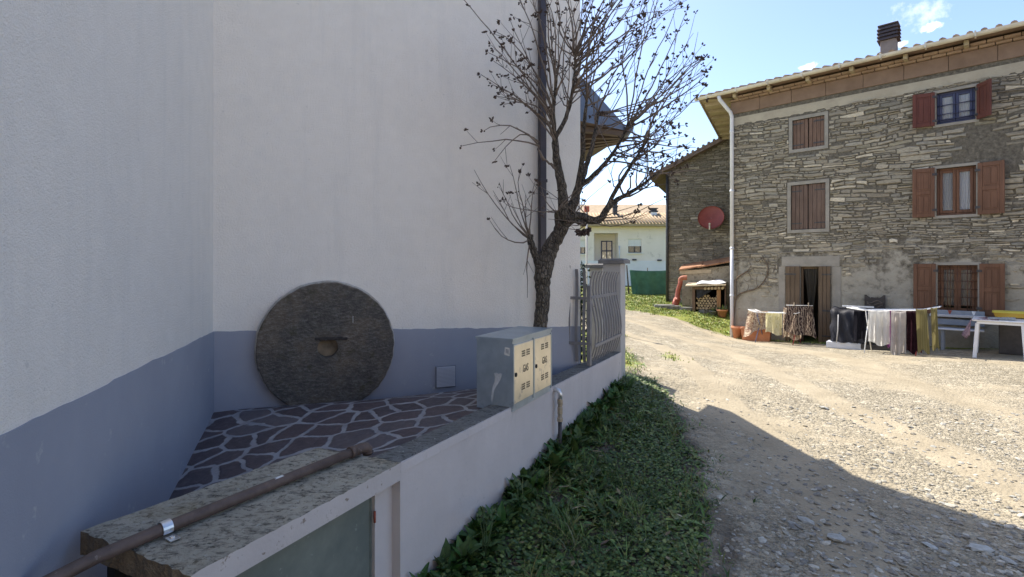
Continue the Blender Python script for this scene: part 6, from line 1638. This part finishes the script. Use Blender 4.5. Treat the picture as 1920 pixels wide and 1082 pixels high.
for o, kind in ((FO[0],'s'),(FO[2],'s'),((1127,450,1148,489),'d')):
    a, b2 = fh(o[0], o[3]), fh(o[2], o[1]); dy = FY+(1.26 if kind == 'd' else .16); sc = (FY+1.26)/FY if kind == 'd' else 1
    a, b2 = V(a.x*sc, dy, a.z), V(b2.x*sc, dy, b2.z); m = MB()
    for s0, s1 in ((a.x,a.x+.07),(b2.x-.07,b2.x),((a.x+b2.x)/2-.035,(a.x+b2.x)/2+.035)): m.box(V((s0+s1)/2,dy,(a.z+b2.z)/2), (s1-s0,.06,b2.z-a.z))
    m.box(V((a.x+b2.x)/2,dy,b2.z-.035), (b2.x-a.x,.05,.07)); m.box(V((a.x+b2.x)/2,dy,a.z+.035), (b2.x-a.x,.05,.07))
    if kind == 'd': m.box(V((a.x+b2.x)/2,dy,a.z+(b2.z-a.z)*.5), (b2.x-a.x,.055,.09))
    wf = m.build('window', M['dark'] if kind == 's' else M['bluepaint'], fo)
    m = MB(); m.quad(V(a.x,dy+.02,a.z), V(b2.x,dy+.02,a.z), V(b2.x,dy+.02,b2.z), V(a.x,dy+.02,b2.z)); m.build('pane', M['glassdark'], wf)
    m = MB(); m.quad(V(a.x,dy+.09,a.z), V(b2.x,dy+.09,a.z), V(b2.x,dy+.09,b2.z), V(a.x,dy+.09,b2.z)); m.build('room', M['interior'], wf)
    if kind == 's':
        m = MB(); zz = b2.z-(b2.z-a.z)*.52
        for k in range(9): m.box(V((a.x+b2.x)/2, dy-.05, zz+(b2.z-zz)*(k+.5)/9), (b2.x-a.x, .03, (b2.z-zz)/9-.004))
        m.build('roller_blind', M['farwhite'], wf)
        m = MB(); m.box(V((a.x+b2.x)/2, FY-.04, a.z-.03), (b2.x-a.x+.2,.16,.06)); m.build('sill', M['farwhite'], wf)
for (x, y0, y1, wd2, mt, cap) in ((1153,389,408,.32,M['dark'],0),(1225,398,412,.46,M['farwhite'],1)):
    a, b2 = fh(x, y1, 1.5), fh(x, y0, 1.5); m = MB(); m.box(V(a.x,a.y,(a.z-.3+b2.z)/2), (wd2,wd2,b2.z-a.z+.3), bev=.02); c_ = m.build('chimney', mt, fo)
    m = MB(); m.box(V(a.x,a.y,b2.z+.05), (wd2*1.3,wd2*1.3,.10), bev=.02); m.box(V(a.x,a.y,b2.z+.17), (wd2*.9,wd2*.9,.12)); m.box(V(a.x,a.y,b2.z+.27), (wd2*1.3,wd2*1.3,.06), bev=.02); m.build('cap', M['dark'], c_)
for px, py in ((1189,487),(1236,488)):
    p = fh(px, py); m = MB(); m.box(V(p.x,FY-.08,p.z), (.28,.16,.10)); m.build('wall_lamp', M['dark'], fo)
m = MB(); p = fh(1161, 470); m.tube([V(p.x,FY-.08,p.z-.9), V(p.x,FY-.08,fh(1161,461).z)], .05, 6); m.build('rain_pipe', M['whitepipe'], fo)

NY_ = 24.0
def npt(px, py, Y=NY_): return at(px, py, Y)
nf = thing('netting_fence', 'green shade netting stretched between dark posts below the far cream house', 'fence', V(5.2, NY_, gz(5.2, NY_)))
PX = [1120, 1166, 1176, 1214, 1262]
for i, px in enumerate(PX):
    p = npt(px, 520); z0 = gz(p.x, NY_); m = MB(); lean = .10 if px == 1176 else 0
    m.tube([V(p.x+lean,NY_,z0-.2), V(p.x-lean*.3,NY_,npt(px, 497 if px == 1176 else 502).z)], .035 if px != 1214 else .02, 7); m.build('post', M['post'], nf)
for a_, b2, sag in ((1120,1166,.04),(1180,1262,.10)):
    rows = []
    for j in range(9):
        f = j/8; row = []
        for i in range(26):
            g = i/25; px = a_+(b2-a_)*g; p = npt(px, 520); z0 = gz(p.x, NY_)-.02; zt_ = npt(px, 506).z-sag*4*g*(1-g)*.5
            row.append(V(p.x+(.14*(1-f) if a_ == 1180 and g < .15 else 0), NY_-.05+.05*math.sin(g*19+f*4)*math.sin(f*3.1), z0+(zt_-z0)*f))
        rows.append(row)
    m = MB(); m.smooth = True; m.grid(rows); o = m.build('net', M['net'], nf, recalc=False); s_m = o.modifiers.new('thickness', 'SOLIDIFY'); s_m.thickness = .012

# unseen house added behind the photographer to throw light back on the shaded walls
nh = thing('yard_house', 'cream rendered house across the yard, mirrored in the barred ground floor window', 'house', V(2, -11, 0))
m = MB(); m.extrude([V(-12,-11,-.3), V(16,-11,-.3), V(16,-11,6.2), V(-12,-11,6.2)], V(0,-8,0)); m.build('wall', M['farwall'], nh)
m = MB(); m.extrude([V(-12.5,-10.4,6.1), V(-12.5,-15,8), V(-12.5,-19.6,6.1), V(-12.5,-19.6,5.95), V(-12.5,-10.4,5.95)], V(29,0,0)); m.build('roof', M['fartile'], nh)
for x in (-9,-5,-1,3,7,11):
    for z in (1.6, 4.3):
        m = MB(); m.box(V(x,-10.98,z), (1.0,.08,1.3)); w_ = m.build('window', M['oak'], nh); m = MB(); m.quad((x-.42,-10.93,z-.57),(x+.42,-10.93,z-.57),(x+.42,-10.93,z+.57),(x-.42,-10.93,z+.57)); m.build('pane', M['glassdark'], w_)
# ------------------------------------------------------------------ camera, light, sky
cam = bpy.data.cameras.new('camera'); co = bpy.data.objects.new('camera', cam); COL.objects.link(co)
co.location = (0, 0, EYE); co.rotation_euler = (R(90), 0, 0)
cam.sensor_width = 36; cam.lens = 18.0; cam.shift_y = -41/1920; cam.clip_start = .05; cam.clip_end = 3000
SC.camera = co
EL, PHI = R(54), R(34)
travel = V(math.sin(PHI)*math.cos(EL), -math.cos(PHI)*math.cos(EL), -math.sin(EL))
sl_ = bpy.data.lights.new('sun', 'SUN'); sl_.energy = 3.5; sl_.angle = R(.5); sl_.color = (1.0, .93, .82)
so_ = bpy.data.objects.new('sun', sl_); COL.objects.link(so_); so_.rotation_euler = travel.to_track_quat('-Z', 'Y').to_euler(); so_.location = (-5, 10, 15)
wd = bpy.data.worlds.new('World'); SC.world = wd; wd.use_nodes = True; nt = wd.node_tree
bg = next(n for n in nt.nodes if n.type == 'BACKGROUND')
sky = nd(nt, 'ShaderNodeTexSky'); sky.sky_type = 'NISHITA'; sky.sun_disc = False; sky.sun_elevation = EL; sky.sun_rotation = -PHI
sky.altitude = 600; sky.air_density = .72; sky.dust_density = 1.6; sky.ozone_density = 1.2
tc = nd(nt, 'ShaderNodeTexCoord')
def puff(px, py, sx, sz, thr):
    d = ray(px, py).normalized()
    s = nd(nt, 'ShaderNodeVectorMath', operation='SUBTRACT'); lk(nt, tc.outputs['Generated'], s.inputs[0]); s.inputs[1].default_value = d
    k = nd(nt, 'ShaderNodeVectorMath', operation='MULTIPLY'); lk(nt, s.outputs[0], k.inputs[0]); k.inputs[1].default_value = (1/sx, 1/sx, 1/sz)
    l = nd(nt, 'ShaderNodeVectorMath', operation='LENGTH'); lk(nt, k.outputs[0], l.inputs[0])
    n = nd(nt, 'ShaderNodeTexNoise', Scale=48.0, Detail=6.0, Roughness=.62); lk(nt, tc.outputs['Generated'], n.inputs['Vector'])
    f = mth(nt, 'ADD', mth(nt, 'SUBTRACT', 1.0, l.outputs['Value']), mth(nt, 'MULTIPLY', mth(nt, 'SUBTRACT', n.outputs['Fac'], .5), 2.6))
    return ramp(nt, f, [(thr, 0.0), (thr+.6, 1.0)])
cl = puff(1752, 50, .016, .009, .30)
for a in ((1512, 126, .020, .007, .28), (1693, 82, .012, .005, .28), (1725, 25, .07, .026, .45)):
    p = puff(*a); p = mth(nt, 'MULTIPLY', p, .25) if a[4] > .4 else p
    cl = mth(nt, 'MAXIMUM', cl, p)
SKYS = .145
skc = mix(nt, cl, sky.outputs['Color'], (6.6, 6.6, 6.6))
lk(nt, skc, bg.inputs['Color']); bg.inputs['Strength'].default_value = SKYS
vs_ = SC.view_settings; vs_.view_transform = 'Standard'; vs_.look = 'None'; vs_.exposure = 1.32; vs_.gamma = 1.0; vs_.use_curve_mapping = False
try:
    SC.cycles.max_bounces = 8; SC.cycles.transparent_max_bounces = 12; SC.cycles.caustics_reflective = False; SC.cycles.caustics_refractive = False
except Exception: pass
